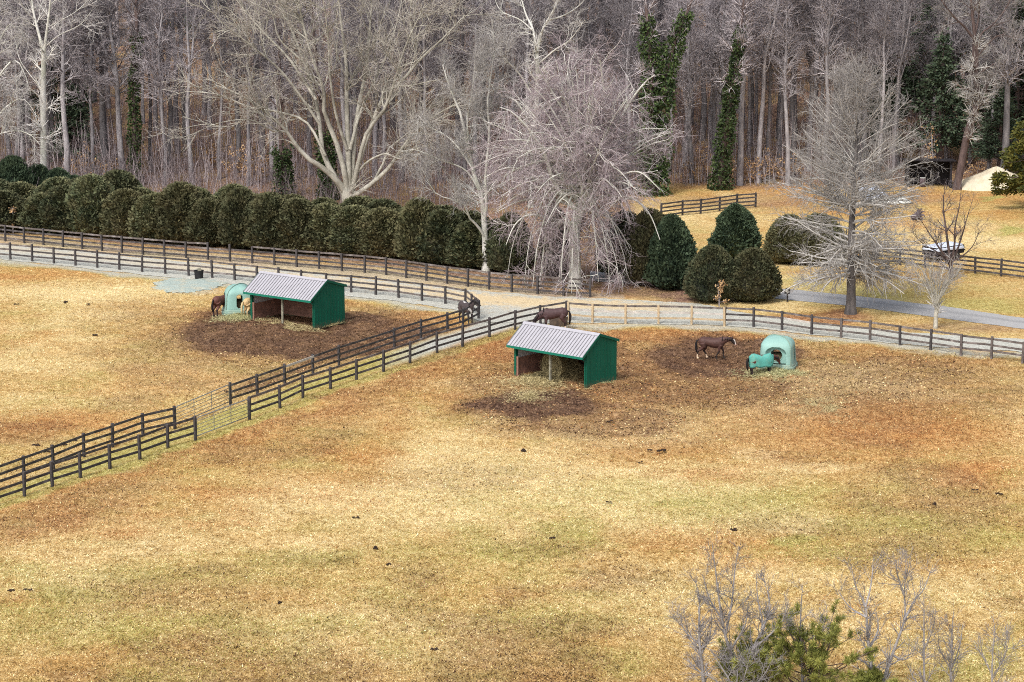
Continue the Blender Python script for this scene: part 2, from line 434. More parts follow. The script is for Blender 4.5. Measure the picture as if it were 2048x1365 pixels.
# ------------------------------------------------------------------ ground, lanes, light, camera
def vnoise(x, y, cell, seed):
    """smooth lattice noise -1..1"""
    g = np.random.default_rng(seed); T = g.uniform(-1, 1, (256, 256))
    fx, fy = x / cell, y / cell; ix, iy = np.floor(fx).astype(int), np.floor(fy).astype(int); u, v = fx - ix, fy - iy
    u, v = u*u*(3-2*u), v*v*(3-2*v)
    a, b, c, d = T[ix & 255, iy & 255], T[(ix+1) & 255, iy & 255], T[ix & 255, (iy+1) & 255], T[(ix+1) & 255, (iy+1) & 255]
    return (a*(1-u)+b*u)*(1-v) + (c*(1-u)+d*u)*v

def polyline_y(pts, x): a = np.array(pts, float); return np.interp(x, a[:, 0], a[:, 1])

LANE_UP = [(-400, 450), (-150, 474), (0, 488), (300, 518), (600, 545), (900, 578), (1100, 594), (1300, 602), (1400, 609), (1500, 629), (1600, 643), (1750, 660), (1900, 673), (2048, 680), (2400, 708)]
LANE_LO = [(-400, 478), (-150, 505), (0, 519), (300, 552), (600, 583), (800, 604), (915, 622), (962, 646), (1060, 648), (1140, 646), (1300, 649), (1450, 652), (1560, 663), (1800, 690), (2048, 706), (2400, 745)]
ROAD_UP = [(1180, 543), (1400, 562), (1545, 576), (1700, 591), (1900, 615), (2048, 637), (2400, 688)]
ROAD_LO = [(1180, 562), (1400, 581), (1545, 597), (1700, 613), (1900, 639), (2048, 659), (2400, 711)]
C_LINE = [(957, 638), (926, 655), (895, 664), (842, 679), (789, 696), (678, 733), (626, 751), (570, 772), (515, 792), (461, 810), (350, 858), (286, 873), (225, 895), (168, 914), (107, 939), (48, 961), (-70, 1004)]
D_LINE = [(1133, 641), (1081, 650), (1030, 661), (979, 676), (925, 691), (874, 706), (820, 726), (767, 744), (713, 762), (661, 779), (606, 796), (560, 817), (499, 840), (391, 881), (336, 898), (280, 919), (220, 938), (161, 958), (105, 976), (49, 996), (-70, 1036)]
RLANE_UP = [(-400, 478)]

xs = np.unique(np.concatenate([np.arange(-62, 62.01, .22), np.linspace(-900, -62, 60), np.linspace(62, 900, 60)]))
ys = np.unique(np.concatenate([np.arange(84, 246, .24), np.arange(246, 340, .9), np.linspace(340, 1100, 60), np.linspace(-200, 84, 40)]))
GX, GY = np.meshgrid(xs, ys, indexing='ij'); gx, gy = GX.ravel(), GY.ravel()
gz = terrain(gx, gy)
PX, PY = project(gx, gy, gz)          # where each ground point lies in the photo, to read its earth and grass from it
wob = 16 * vnoise(gx, gy, 5, 1) + 8 * vnoise(gx, gy, 1.7, 2) + 4 * vnoise(gx, gy, .6, 3)
wob2 = 16 * vnoise(gx, gy, 4.1, 4) + 9 * vnoise(gx, gy, 1.3, 5)

def blob(cx, cy, rx, ry, soft=.6, rot=0.0):
    c, s = math.cos(rot), math.sin(rot); dx, dy = PX + wob * 1.6 - cx, PY + wob2 * .5 - cy
    a, b = (dx * c + dy * s) / rx, (-dx * s + dy * c) / ry
    return np.clip((1.25 - np.sqrt(a*a + b*b)) / soft, 0, 1)
def acc(*bl):
    o = np.zeros_like(gx)
    for b, w in bl: o = np.maximum(o, b * w)
    return o
def stripe(line, lo, hi, soft):
    d = PY + wob * .35 - polyline_y(line[::-1] if line[0][0] > line[-1][0] else line, PX)
    return np.clip((d - lo) / soft, 0, 1) * np.clip((hi - d) / soft, 0, 1)
def between(up, lo, soft=4):
    up = up[::-1] if up[0][0] > up[-1][0] else up; lo = lo[::-1] if lo[0][0] > lo[-1][0] else lo
    return np.clip((PY + wob * .15 - polyline_y(up, PX)) / soft, 0, 1) * np.clip((polyline_y(lo, PX) - PY - wob * .15) / soft, 0, 1)

fbm = .55 * vnoise(gx + 3 * vnoise(gx, gy, 7, 51), gy * .8, 11, 52) + .3 * vnoise(gx, gy, 4.6, 53) + .2 * vnoise(gx, gy, 2.0, 54)
fbm2 = .55 * vnoise(gx, gy * .75 + 2 * vnoise(gx, gy, 6, 55), 9, 56) + .3 * vnoise(gx, gy, 3.8, 57) + .2 * vnoise(gx, gy, 1.7, 58)
paddock_l = np.clip((PY - polyline_y(LANE_LO, PX)) / 8, 0, 1)
mud = acc((blob(590, 668, 330, 62), .95), (blob(760, 680, 190, 42), .95), (blob(500, 710, 320, 60, .9), .55), (blob(330, 640, 200, 50, .9), .4),
          (blob(1230, 745, 400, 110, .9), .74), (blob(1500, 760, 620, 92, .7), .62), (blob(1080, 812, 170, 44), 1.0), (blob(1180, 840, 260, 42), .7), (blob(1450, 715, 200, 55), .95), (blob(1410, 775, 280, 60), .72),
          (blob(1800, 740, 340, 64, .9), .66), (blob(1680, 800, 420, 74, 1), .58), (blob(1950, 790, 200, 50, .9), .5), (blob(1000, 760, 140, 70, .9), .62),
          (blob(940, 960, 240, 40, 1), .3), (blob(1330, 880, 300, 40, 1), .35), (blob(1550, 860, 200, 25, 1), .3),
          (blob(1100, 1100, 160, 28, 1), .3), (blob(1620, 1055, 260, 30, 1), .32), (blob(1800, 1110, 200, 24, 1), .4), (blob(330, 1190, 260, 60, 1), .34), (blob(620, 1120, 160, 22, 1), .3),
          (blob(250, 1350, 200, 26, 1), .36), (blob(820, 720, 140, 16), .5))
dd = PY + wob * .8 + wob2 * .6 - polyline_y(D_LINE[::-1], PX)
band = np.clip((dd - 6) / 14, 0, 1) * np.clip(1 - (dd - 10) / (46 + .06 * np.clip(PX, 0, 1100)), 0, 1) * np.clip((1120 - PX) / 250, 0, 1)
mud = np.maximum(mud, .5 * band * np.clip(.35 + PX / 1100, 0, 1))
red = acc((blob(70, 850, 260, 34, 1), .8), (blob(330, 770, 260, 40, 1), .3), (blob(1000, 700, 130, 30), .9), (blob(1330, 668, 330, 18), .8), (blob(1840, 705, 260, 22), .4), (blob(1250, 760, 420, 120, 1), .55),
          (blob(1750, 860, 420, 80, 1), .75), (blob(1970, 945, 160, 40, 1), .8), (blob(640, 955, 200, 22, 1), .35), (blob(480, 985, 160, 22, 1), .5), (blob(850, 640, 120, 20), .6),
          (blob(200, 1010, 200, 30, 1), .3), (blob(1420, 1085, 260, 24, 1), .45), (blob(1350, 900, 300, 40, 1), .4), (blob(70, 540, 200, 14), .4), (blob(60, 1200, 60, 12), .6), (blob(1650, 640, 110, 16), .9), (blob(1880, 390, 180, 14), .5))
red = np.maximum(red, .75 * band)
green = acc((blob(1480, 1010, 330, 60, 1), .55), (blob(1250, 990, 240, 40, 1), .45), (blob(1780, 1050, 220, 44, 1), .6), (blob(1720, 1100, 300, 30, 1), .5), (blob(1380, 1010, 90, 14), .7), (blob(1600, 1080, 60, 12), .8),
            (blob(330, 1150, 240, 40, 1), .5), (blob(600, 1115, 200, 26, 1), .55), (blob(800, 1200, 200, 40, 1), .35), (blob(1120, 1240, 200, 50, 1), .5), (blob(200, 1240, 220, 60, 1), .4), (blob(840, 1100, 140, 30, 1), .4),
            (blob(1000, 1000, 160, 40, 1), .35), (blob(500, 1300, 240, 40, 1), .35), (blob(1750, 585, 260, 26, 1), .6), (blob(1950, 610, 200, 20, 1), .7), (blob(1650, 570, 100, 14), .5), (blob(2030, 460, 30, 12), 1), (blob(1960, 395, 24, 7), .9),
            (blob(900, 600, 130, 12), .3))
alley = between(C_LINE, D_LINE, 10)
green = np.maximum(green, .85 * alley * np.clip((930 - PX) / 60, 0, 1))
green = np.maximum(green, .7 * stripe(D_LINE, -6, 14, 5) * (PX < 1130))
green = np.maximum(green, .55 * stripe(LANE_LO, -2, 14, 5))
pale = acc((blob(160, 590, 260, 34, 1), .9), (blob(120, 720, 200, 60, 1), .35), (blob(380, 760, 260, 50, 1), .35), (blob(1640, 818, 80, 30), .95), (blob(1550, 858, 70, 16), .7), (blob(1515, 912, 60, 14), .7), (blob(1630, 932, 130, 14), .75),
           (blob(1130, 900, 200, 30, 1), .5), (blob(1000, 960, 180, 30, 1), .3), (blob(1480, 960, 160, 24, 1), .4), (blob(300, 1080, 420, 70, 1), .45), (blob(700, 1010, 300, 50, 1), .4), (blob(130, 1130, 220, 70, 1), .5), (blob(700, 1260, 400, 80, 1), .4),
           (blob(1260, 1200, 260, 80, 1), .4), (blob(1900, 1180, 240, 60, 1), .45), (blob(1650, 1240, 300, 60, 1), .4), (blob(1100, 1010, 200, 40, 1), .4), (blob(1880, 470, 200, 44, 1), .55), (blob(1450, 440, 160, 30, 1), .4))
front = np.clip((PY - polyline_y(D_LINE[::-1], PX) - 8) / 20, 0, 1) + np.clip((polyline_y(C_LINE[::-1], PX) - PY - 8) / 20, 0, 1) * np.clip((PY - 560) / 30, 0, 1) * (PX < 960)
pale = np.maximum(pale, np.clip(1.5 * fbm - .05, 0, .8)); mud = np.maximum(mud, np.clip(-1.25 * fbm - .08, 0, .42) * np.clip(front, 0, 1)); red = np.maximum(red, np.clip(1.3 * fbm2 - .22, 0, .6)); green = np.maximum(green, np.clip(-1.4 * fbm2 - .12, 0, .6) * np.clip((PY - 860) / 120, 0.15, 1))
gravel = np.maximum(np.maximum(np.maximum(.40 * np.clip((polyline_y(LANE_UP, PX) + 4 - PY) / 8, 0, 1) * np.clip((PY - polyline_y([(-400, 420), (0, 466), (262, 492), (505, 512), (753, 534), (1011, 570), (1300, 590)], PX)) / 8, 0, 1) * (PX < 1250), .8 * blob(372, 571, 80, 17, .9)), .7 * stripe(LANE_LO, -4, 12, 7)), .9 * alley * np.clip((PX - 740) / 120, 0, 1) * np.clip((1110 - PX) / 30, 0, 1))
# litter of fallen leaves: under the hedge and trees, and all over the floor of the wood
UPBND = [(-400, 520), (2400, 520)]
hedge_zone = np.clip((polyline_y(LANE_UP, PX) - 4 - PY) / 6, 0, 1) * np.clip((1320 - PX + wob) / 60, 0, 1)
litter = np.maximum(hedge_zone * np.where(PY > polyline_y([(-400, 420), (0, 462), (262, 490), (505, 508), (753, 530), (1011, 566), (1300, 590)], PX), .42, .85), acc((blob(1330, 588, 120, 18), .95), (blob(1150, 585, 150, 14), .6), (blob(1660, 640, 130, 14), .5), (blob(1900, 660, 220, 16, 1), .6), (blob(1790, 400, 160, 20, 1), .6), (blob(1500, 405, 300, 16, 1), .5)))
wood_floor = np.clip((gy - 240 - 2 * vnoise(gx, gy, 6, 9)) / 5, 0, 1)
clearing = np.clip((1 - np.sqrt(((gx + 47) / 22) ** 2 + ((gy - 292) / 17) ** 2)) / .5 + .25 * vnoise(gx, gy, 4, 11), 0, 1)
litter = np.maximum(litter, wood_floor * (1 - clearing))
red = np.maximum(red, 0)
mud = mud * (1 - np.clip(alley * 1.4, 0, 1)) * (1 - wood_floor); mud *= np.clip((PY - polyline_y(LANE_LO, PX) - 4) / 8, 0, 1)
mud = np.maximum(mud, .75 * stripe(C_LINE, -46, -4, 12) * np.clip((PX - 420) / 80, 0, 1) * np.clip((900 - PX) / 60, 0, 1))
fieldw = (1 - wood_floor) * np.clip((PY - polyline_y(LANE_LO, PX) - 3) / 5, 0, 1) * (1 - alley)
gz = gz + fieldw * (.06 * vnoise(gx, gy, .9, 21) + .06 * vnoise(gx, gy, .5, 22) + .12 * vnoise(gx, gy, 6, 23)) * (.55 + 1.3 * mud)
nx, ny = len(xs), len(ys)
ii, jj = np.meshgrid(np.arange(nx - 1), np.arange(ny - 1), indexing='ij'); b0 = (ii * ny + jj).ravel()
GQ = np.stack([b0, b0 + ny, b0 + ny + 1, b0 + 1], -1)
one = np.ones_like(gx)
ground_me = np_mesh('ground', np.stack([gx, gy, gz], -1), GQ, True, None,
                    {'mask_a': np.stack([mud, green, pale, one], -1), 'mask_b': np.stack([red, litter, gravel, one], -1)})

def ground_material():
    t = NT('pasture'); p = t.pos()
    A = t.n('ShaderNodeSeparateColor'); t.l(t.attr('mask_a', 'Color'), A.inputs[0])
    B = t.n('ShaderNodeSeparateColor'); t.l(t.attr('mask_b', 'Color'), B.inputs[0])
    big = t.noise(.10, 6, .62, p); mid = t.noise(.55, 7, .68, p, dist=.4); fine = t.noise(3.2, 8, .8, p, sc3=(1, .5, 1)); grit = t.noise(11, 5, .85, p, sc3=(1, .4, 1))
    tex = t.math('ADD', t.math('MULTIPLY', fine, .8), t.math('MULTIPLY_ADD', grit, .75)) if False else t.math('SUBTRACT', t.math('ADD', t.math('MULTIPLY', fine, .75), t.math('MULTIPLY', grit, .85)), .30)
    def thr(mask, k=.55, lo=.42, hi=.62):     # a mask broken up by the grain of the ground
        v = t.math('ADD', mask, t.math('MULTIPLY', t.math('SUBTRACT', t.math('ADD', t.math('MULTIPLY', mid, .5), t.math('MULTIPLY', tex, .5)), .5), 2 * k))
        return t.ramp(v, (lo - .34, 0.0), (hi + .30, 1.0))
    straw_ = t.ramp(tex, (.33, (.25, .14, .045)), (.44, (.45, .295, .11)), (.53, (.62, .455, .20)), (.66, (.84, .69, .38)))
    straw_ = t.mix(t.ramp(big, (.38, 0.0), (.62, .85)), straw_, t.ramp(tex, (.35, (.20, .095, .025)), (.5, (.46, .255, .08)), (.65, (.72, .47, .19))))
    straw_ = t.mix(t.ramp(t.noise(.22, 6, .66, p, dist=.6), (.46, 0.0), (.64, .8)), straw_, t.ramp(tex, (.35, (.20, .13, .03)), (.5, (.42, .33, .11)), (.65, (.70, .58, .26))))
    c = t.mix(thr(A.outputs[2], .6), straw_, t.ramp(tex, (.33, (.36, .235, .085)), (.5, (.68, .52, .25)), (.66, (.88, .76, .47))))
    c = t.mix(thr(B.outputs[0], .6), c, t.ramp(tex, (.33, (.15, .05, .02)), (.46, (.36, .15, .05)), (.56, (.56, .29, .10)), (.68, (.80, .52, .24))))
    c = t.mix(t.math('MULTIPLY', thr(A.outputs[1], .6), .85), c, t.ramp(tex, (.33, (.13, .10, .025)), (.48, (.34, .31, .085)), (.58, (.50, .46, .16)), (.7, (.70, .62, .30))))
    mudc = t.ramp(tex, (.34, (.045, .025, .015)), (.45, (.145, .078, .042)), (.54, (.26, .145, .075)), (.66, (.48, .31, .165)))
    c = t.mix(t.math('MULTIPLY', thr(A.outputs[0], .6), .9), c, mudc)
    c = t.mix(t.math('MULTIPLY', thr(A.outputs[0], .6, 1.0, 1.15), .7), c, t.ramp(tex, (.36, (.02, .012, .012)), (.5, (.06, .034, .03)), (.66, (.22, .13, .09))))
    leaf = t.ramp(tex, (.33, (.05, .028, .022)), (.46, (.17, .10, .075)), (.56, (.33, .20, .14)), (.68, (.58, .38, .26)))
    leaf = t.mix(t.ramp(t.noise(.35, 5, .65, p), (.45, 0.0), (.65, .7)), leaf, t.ramp(tex, (.35, (.09, .05, .02)), (.5, (.34, .24, .10)), (.68, (.66, .48, .22))))
    c = t.mix(thr(B.outputs[1], .45), c, leaf)
    grav = t.ramp(t.noise(9, 5, .8, p), (.3, (.26, .255, .22)), (.5, (.45, .45, .40)), (.7, (.67, .67, .61)))
    c = t.mix(thr(B.outputs[2], .5), c, grav)
    t.col(c); t.bump(t.math('ADD', t.math('MULTIPLY', fine, .7), t.math('MULTIPLY', grit, .5)), .9, .12); t.set(Roughness=.95, Specular_IOR_Level=.05)
    return t.m
ground = tag(obj('ground', ground_me, ground_material()), 'straw coloured winter pasture with brown trampled earth, rising into a wood', kind='structure')

def ribbon(name, up, lo, x0, x1, step, nv, z, mat, label, jag):
    X = np.arange(x0, x1 + .1, step); rows = []
    for k, px in enumerate(X):
        a = P(px, polyline_y(up, px)); b = P(px, polyline_y(lo, px))
        n1 = jag * (vnoise(np.array([a.x]), np.array([a.y]), 1.3, 31)[0] + .6 * vnoise(np.array([a.x]), np.array([a.y]), .4, 32)[0])
        n2 = jag * (vnoise(np.array([b.x]), np.array([b.y]), 1.3, 33)[0] + .6 * vnoise(np.array([b.x]), np.array([b.y]), .4, 34)[0])
        a = a + (a - b).normalized() * n1; b = b + (b - a).normalized() * n2
        rows.append([a.lerp(b, i / (nv - 1)) for i in range(nv)])
    V = np.array([[(p.x, p.y, z) for p in r] for r in rows]).reshape(-1, 3)
    cr = np.tile(np.linspace(0, 1, nv), len(X))
    i, j = np.meshgrid(np.arange(len(X) - 1), np.arange(nv - 1), indexing='ij'); b = (i * nv + j).ravel()
    me = np_mesh(name, V, np.stack([b, b + 1, b + nv + 1, b + nv], -1), True, {'across': cr})
    return tag(obj(name, me, mat), label, kind='structure')

def lane_material():
    t = NT('lane_gravel'); p = t.pos(); a = t.attr('across')
    n = t.noise(1.1, 6, .7, p); g = t.noise(9, 5, .8, p, sc3=(1, .6, 1))
    grav = t.ramp(g, (.3, (.26, .25, .215)), (.5, (.42, .42, .37)), (.7, (.64, .64, .58)))
    tan = t.ramp(g, (.3, (.36, .27, .15)), (.5, (.58, .46, .28)), (.7, (.74, .62, .42)))
    v = t.math('ADD', a, t.math('MULTIPLY', t.math('SUBTRACT', n, .5), .9))
    band = t.math('MULTIPLY', t.ramp(v, (.02, 0.0), (.16, 1.0)), t.ramp(v, (.38, 1.0), (.55, 0.0)))
    X = t.n('ShaderNodeSeparateXYZ'); t.l(p, X.inputs[0])
    band = t.math('MULTIPLY', band, t.ramp(t.math('MULTIPLY_ADD', X.outputs[0], 1/80), (.0, .0), (.0, .0)) if False else t.ramp(t.math('ADD', t.math('MULTIPLY', X.outputs[0], 1 / 80), .5), (.10, .35), (.40, .75), (.47, 1.0), (.62, .85), (.68, .0)))
    c = t.mix(band, grav, tan)
    t.col(t.mix(t.ramp(t.noise(.8, 6, .75, p), (.56, 0.0), (.68, .7)), c, (.30, .22, .13))); t.bump(g, .6, .03); return t.m
M['lane'] = lane_material()
tag(ribbon('lane', LANE_UP, LANE_LO, -400, 2400, 6, 9, .03, M['lane'], 'pale gravel lane with tan wheel tracks between the board fences', .28), kind='structure')
def road_material():
    t = NT('road_asphalt'); p = t.pos(); a = t.attr('across')
    g = t.noise(8, 5, .75, p); n = t.noise(.7, 5, .7, p)
    c = t.ramp(g, (.3, (.27, .268, .268)), (.7, (.43, .425, .42)))
    tr = t.math('ADD', a, t.math('MULTIPLY', t.math('SUBTRACT', n, .5), .25))
    c = t.mix(t.math('MULTIPLY', t.math('MULTIPLY', t.ramp(tr, (.25, 0.0), (.38, 1.0)), t.ramp(tr, (.42, 1.0), (.55, 0.0))), .4), c, (.17, .17, .175))
    t.col(c); t.set(Roughness=.8); t.bump(g, .25, .02); return t.m
ribbon('road', ROAD_UP, ROAD_LO, 1180, 2400, 8, 5, .02, road_material(), 'grey asphalt road running down to the right', .08)

# blue-green stone pad by the trough
pc = P(372, 571); g_ = np.random.default_rng(5)
na = 72; th_ = np.arange(na) * 2 * PI / na
rr_ = 1 + .10 * np.sin(3 * th_ + 1) + .06 * np.sin(7 * th_) + g_.normal(0, .09, na)
V_ = [(pc.x, pc.y, .13)]
for f_ in (.4, .75, 1.0):
    V_ += [(pc.x + math.cos(a) * r * 2.7 * f_, pc.y + math.sin(a) * r * 3.1 * f_, .13 - .10 * (f_ == 1.0)) for a, r in zip(th_, rr_)]
Q_ = [np.array([(0, 1 + j, 1 + (j + 1) % na) for j in range(na)]), np.array([(1 + k * na + j, 1 + (k + 1) * na + j, 1 + (k + 1) * na + (j + 1) % na, 1 + k * na + (j + 1) % na) for k in range(2) for j in range(na)])]
t_ = NT('pad_stone'); p_ = t_.pos()
t_.col(t_.mix(t_.ramp(t_.noise(.9, 6, .7, p_), (.48, 0.0), (.62, .8)), t_.ramp(t_.noise(9, 5, .8, p_), (.3, (.19, .235, .21)), (.5, (.33, .39, .355)), (.7, (.54, .60, .54))), t_.ramp(t_.noise(9, 5, .8, p_), (.3, (.28, .26, .2)), (.7, (.58, .55, .42)))))
t_.bump(t_.noise(8, 5, .8, p_), .6, .05)
tag(obj('gravel_pad', np_mesh('gravel_pad', np.array(V_), Q_, True), t_.m), 'round patch of blue grey crushed stone around the water trough', kind='structure')

# light
SUN_EL, SUN_AZ = rad(48), rad(-118)        # azimuth of the sun, counter-clockwise from +x: left of and behind the camera
sd = Vector((math.cos(SUN_EL) * math.cos(SUN_AZ), math.cos(SUN_EL) * math.sin(SUN_AZ), math.sin(SUN_EL)))
sl = bpy.data.lights.new('sun', 'SUN'); sl.energy = 1.5; sl.angle = rad(10); sl.color = (1, .965, .91)
so = bpy.data.objects.new('sun', sl); C.objects.link(so); so.rotation_euler = (-sd).to_track_quat('-Z', 'Y').to_euler()
wd = bpy.data.worlds.new('World'); bpy.context.scene.world = wd; wd.use_nodes = True
wt = wd.node_tree; bg = wt.nodes['Background']; sky = wt.nodes.new('ShaderNodeTexSky'); sky.sky_type = 'NISHITA'; sky.sun_disc = False
sky.sun_elevation = SUN_EL; sky.sun_rotation = PI / 2 - SUN_AZ; sky.air_density = 1.0; sky.dust_density = 4.0; sky.ozone_density = 1.0
hs_ = wt.nodes.new('ShaderNodeHueSaturation'); hs_.inputs['Saturation'].default_value = .5
wt.links.new(sky.outputs[0], hs_.inputs['Color']); wt.links.new(hs_.outputs[0], bg.inputs[0]); bg.inputs[1].default_value = .15
vs = bpy.context.scene.view_settings; vs.view_transform = 'Standard'; vs.look = 'None'; vs.gamma = 1; vs.exposure = .56
sc0 = bpy.context.scene; sc0.render.engine = 'CYCLES'; sc0.cycles.use_denoising = False; sc0.cycles.filter_width = 1.0
cam = bpy.data.cameras.new('camera'); cam.sensor_width = 36; cam.lens = F / 2048 * 36; cam.clip_end = 3000; cam.clip_start = 1
co = bpy.data.objects.new('camera', cam); C.objects.link(co); co.location = (0, 0, H); co.rotation_euler = (PI / 2 - TH, 0, 0)
bpy.context.scene.camera = co
# ------------------------------------------------------------------ fences and gates
def world_line(px): return [P(*p) for p in px]
def resample_line(pts, step=None, at=None):
    pts = [Vector(p) for p in pts]; seg = [(b - a).length for a, b in zip(pts, pts[1:])]; tot = sum(seg)
    n = max(1, round(tot / step)); out = []
    for k in range(n + 1):
        d = tot * k / n; i = 0
        while i < len(seg) - 1 and d > seg[i]: d -= seg[i]; i += 1
        out.append(pts[i].lerp(pts[i+1], min(1, d / seg[i])))
    return out

def fence(label, pts, step, heights, mat, group='black board fences round the paddocks', exact=False, far=True, ph=1.38, seed=0, special=None, post_mat=None, rail_mat=None, span=2, drop=()):
    """posts and boards; special {(row, bay): (material, label)} for odd boards; drop = bays whose top board is missing"""
    g = random.Random(seed); pp = [Vector(p) for p in pts] if exact else resample_line(pts, step)
    o = pp[0]; root = empty('board_fence', o, 0, label, 'fence', group)
    n = len(pp); pmesh = []
    for k in range(4):
        m = MB(); m.box((-.075, -.07, -.12), (.075, .07, ph + g.uniform(-.05, .05))); pmesh.append(m.mesh('post', False, .012))
    for i, p in enumerate(pp):
        d = (pp[min(i+1, n-1)] - pp[max(i-1, 0)]).normalized()
        q = obj('post', pmesh[i % 4].copy() if post_mat and post_mat(i) else pmesh[i % 4], None, root, p - o, math.atan2(d.y, d.x) + g.uniform(-.03, .03))
        mm = (post_mat(i) if post_mat else None) or mat
        if not q.data.materials: q.data.materials.append(mm)
        q.rotation_euler.x = g.uniform(-.03, .03); q.rotation_euler.y = g.uniform(-.025, .025)
        if mm is M['fence_new']: q['label'] = 'unpainted pale post'
    for r, hz in enumerate(heights):
        i = 0
        while i < n - 1:
            j = min(i + span if not (i == 0 and r % 2) else i + 1, n - 1)
            if special:
                for k in range(i, j):
                    if (r, k) in special and k > i: j = k; break
                if (r, i) in special: j = i + 1
            if r == len(heights) - 1 and i in drop: i = j; continue
            m = MB(); zs = [hz + g.uniform(-.025, .025) for _ in range(j - i + 1)]
            for k in range(i, j):
                a, b = pp[k] - o, pp[k+1] - o; d = (b - a).normalized(); nn = Vector((-d.y, d.x, 0)) * (.095 if far else -.095)
                if (nn.y > 0) != far: nn = -nn
                m.bar(a + nn + Vector((0, 0, zs[k-i])) - d * .02, b + nn + Vector((0, 0, zs[k-i+1])) + d * .02, .042, .132)
            sp = special.get((r, i)) if special else None
            rm = sp[0] if sp else ((rail_mat(i, r) if rail_mat else None) or mat)
            q = m.build('rail', rm, root)
            if sp: q['label'] = sp[1]
            i = j
    return root

H3 = (.42, .82, 1.24); H4 = (.26, .60, .94, 1.28)
mixed = lambda k: (lambda i, r: M['fence_grey'] if (i * 7 + r * 3 + k) % 5 < 2 else None)
fence('weathered four-board fence running along the foot of the long hedge', world_line([(-230, 455), (0, 482), (262, 508), (505, 527), (753, 548), (959, 577), (1011, 584), (1130, 592), (1180, 595)]), 2.05, H4, M['fence'], seed=1, rail_mat=lambda i, r: M['fence_grey'] if r == 3 or (i + r) % 3 == 0 else None, drop=(16, 17))
fence('black three-board fence along the near side of the gravel lane, behind the empty shed', world_line([(-160, 508), (32, 521), (118, 529), (252, 542), (440, 558), (600, 577), (737, 589), (839, 602), (887, 608), (930, 616), (957, 638)]), 2.1, H3, M['fence'], seed=2, rail_mat=mixed(1))
c_up = world_line(C_LINE[:10]); c_dn = world_line(C_LINE[10:])
fence('black fence beyond the grass alley, between the lane corner and the gate', c_up, 2.1, H3, M['fence'], seed=3, exact=True, far=False, special={(2, 6): (M['fence_pale'], 'bleached unpainted board')}, span=2)
fence('black fence on the far side of the grass alley, below the tubular gate', c_dn, 2.1, H3, M['fence'], seed=4, exact=True, far=False)
d_up = world_line(D_LINE[:13]); d_dn = world_line(D_LINE[13:])
fence('long fence on the near side of the grass alley, up to the corner post', d_up, 2.1, H3, M['fence'], seed=5, exact=True, rail_mat=lambda i, r: M['fence_grey'] if r == 2 or i % 3 == 0 else None)
fence('black fence on the near side of the grass alley, bottom left below the tubular gate', d_dn, 2.1, H3, M['fence'], seed=6, exact=True)
fence('fence with raw unpainted posts between the fence corner and the green shrubs', world_line([(1137, 642), (1185, 646), (1251, 648), (1317, 649), (1383, 650), (1449, 653)]), 2.1, H3, M['fence_new'], seed=7, exact=True, rail_mat=lambda i, r: M['fence_pale'] if r == 1 else M['fence_grey'] if r == 2 else M['fence_new'])
e_px = [(1449, 653), (1507, 656), (1564, 662), (1623, 671), (1682, 677), (1740, 683), (1800, 692), (1861, 701), (1922, 710), (1983, 717), (2045, 726), (2110, 735), (2180, 746), (2260, 759)]
fence('weathered fence along the gravel lane on the right of the paddock, behind the green feeder', world_line([(x, y - 1) for x, y in e_px]), 2.1, H3, M['fence_grey'], seed=8, exact=True, rail_mat=lambda i, r: M['fence'] if (i + r) % 2 else None, post_mat=lambda i: M['fence'] if i % 5 else None, special={(1, 2): (M['fence_pale'], 'bleached raw board')})
fence('black four-board fence along the lawn above the asphalt road', world_line([(1655, 514), (1771, 527), (1884, 540), (1999, 553), (2110, 567), (2260, 587)]), 2.2, H4, M['fence'], seed=9, far=False, span=3)
fence('short black four-board fence rising on the lawn in front of the wood', world_line([(1322, 437), (1365, 431), (1401, 428), (1439, 423), (1474, 418), (1511, 415)]), 2.0, H4, M['fence'], seed=10, exact=True, far=False)

def gate(label, a, b, seed):
    a, b = Vector(a), Vector(b); d = (b - a); L = d.length; rz = math.atan2(d.y, d.x)
    root = empty('field_gate', a, rz, label, 'gate', 'metal gates of the grass alley')
    m = MB(); r = .03; z0, z1 = .22, 1.26; x0, x1 = .14, L - .14; c = .16
    pts = [(x0, 0, z0), (x0, 0, z1 - c), (x0 + .05, 0, z1 - .05), (x0 + c, 0, z1), (x1 - c, 0, z1), (x1 - .05, 0, z1 - .05), (x1, 0, z1 - c), (x1, 0, z0)]
    m.tube(pts, r, 7); m.tube([(x0, 0, z0), (x1, 0, z0)], r, 7)
    m.build('frame', M['gate'], root, True)
    for k in range(1, 5):
        z = z0 + (z1 - z0) * k / 5
        MB().tube([(x0, 0, z), (x1, 0, z)], .017, 6).build('bar', M['gate'], root, True)
    for f in (.34, .67):
        MB().box((x0 + (x1 - x0) * f - .025, .02, z0), (x0 + (x1 - x0) * f + .025, .035, z1)).build('brace', M['gate'], root)
    for z in (.45, 1.05): MB().tube([(-.02, 0, z), (.16, 0, z)], .02, 6).build('hinge', M['gate'], root)
    return root
gate('grey tubular metal gate in the far fence of the alley, against the straw field', c_dn[0], c_up[-1], 1)
gate('grey tubular metal gate in the near fence of the alley, over pale green grass', d_dn[0], d_up[-1], 2)

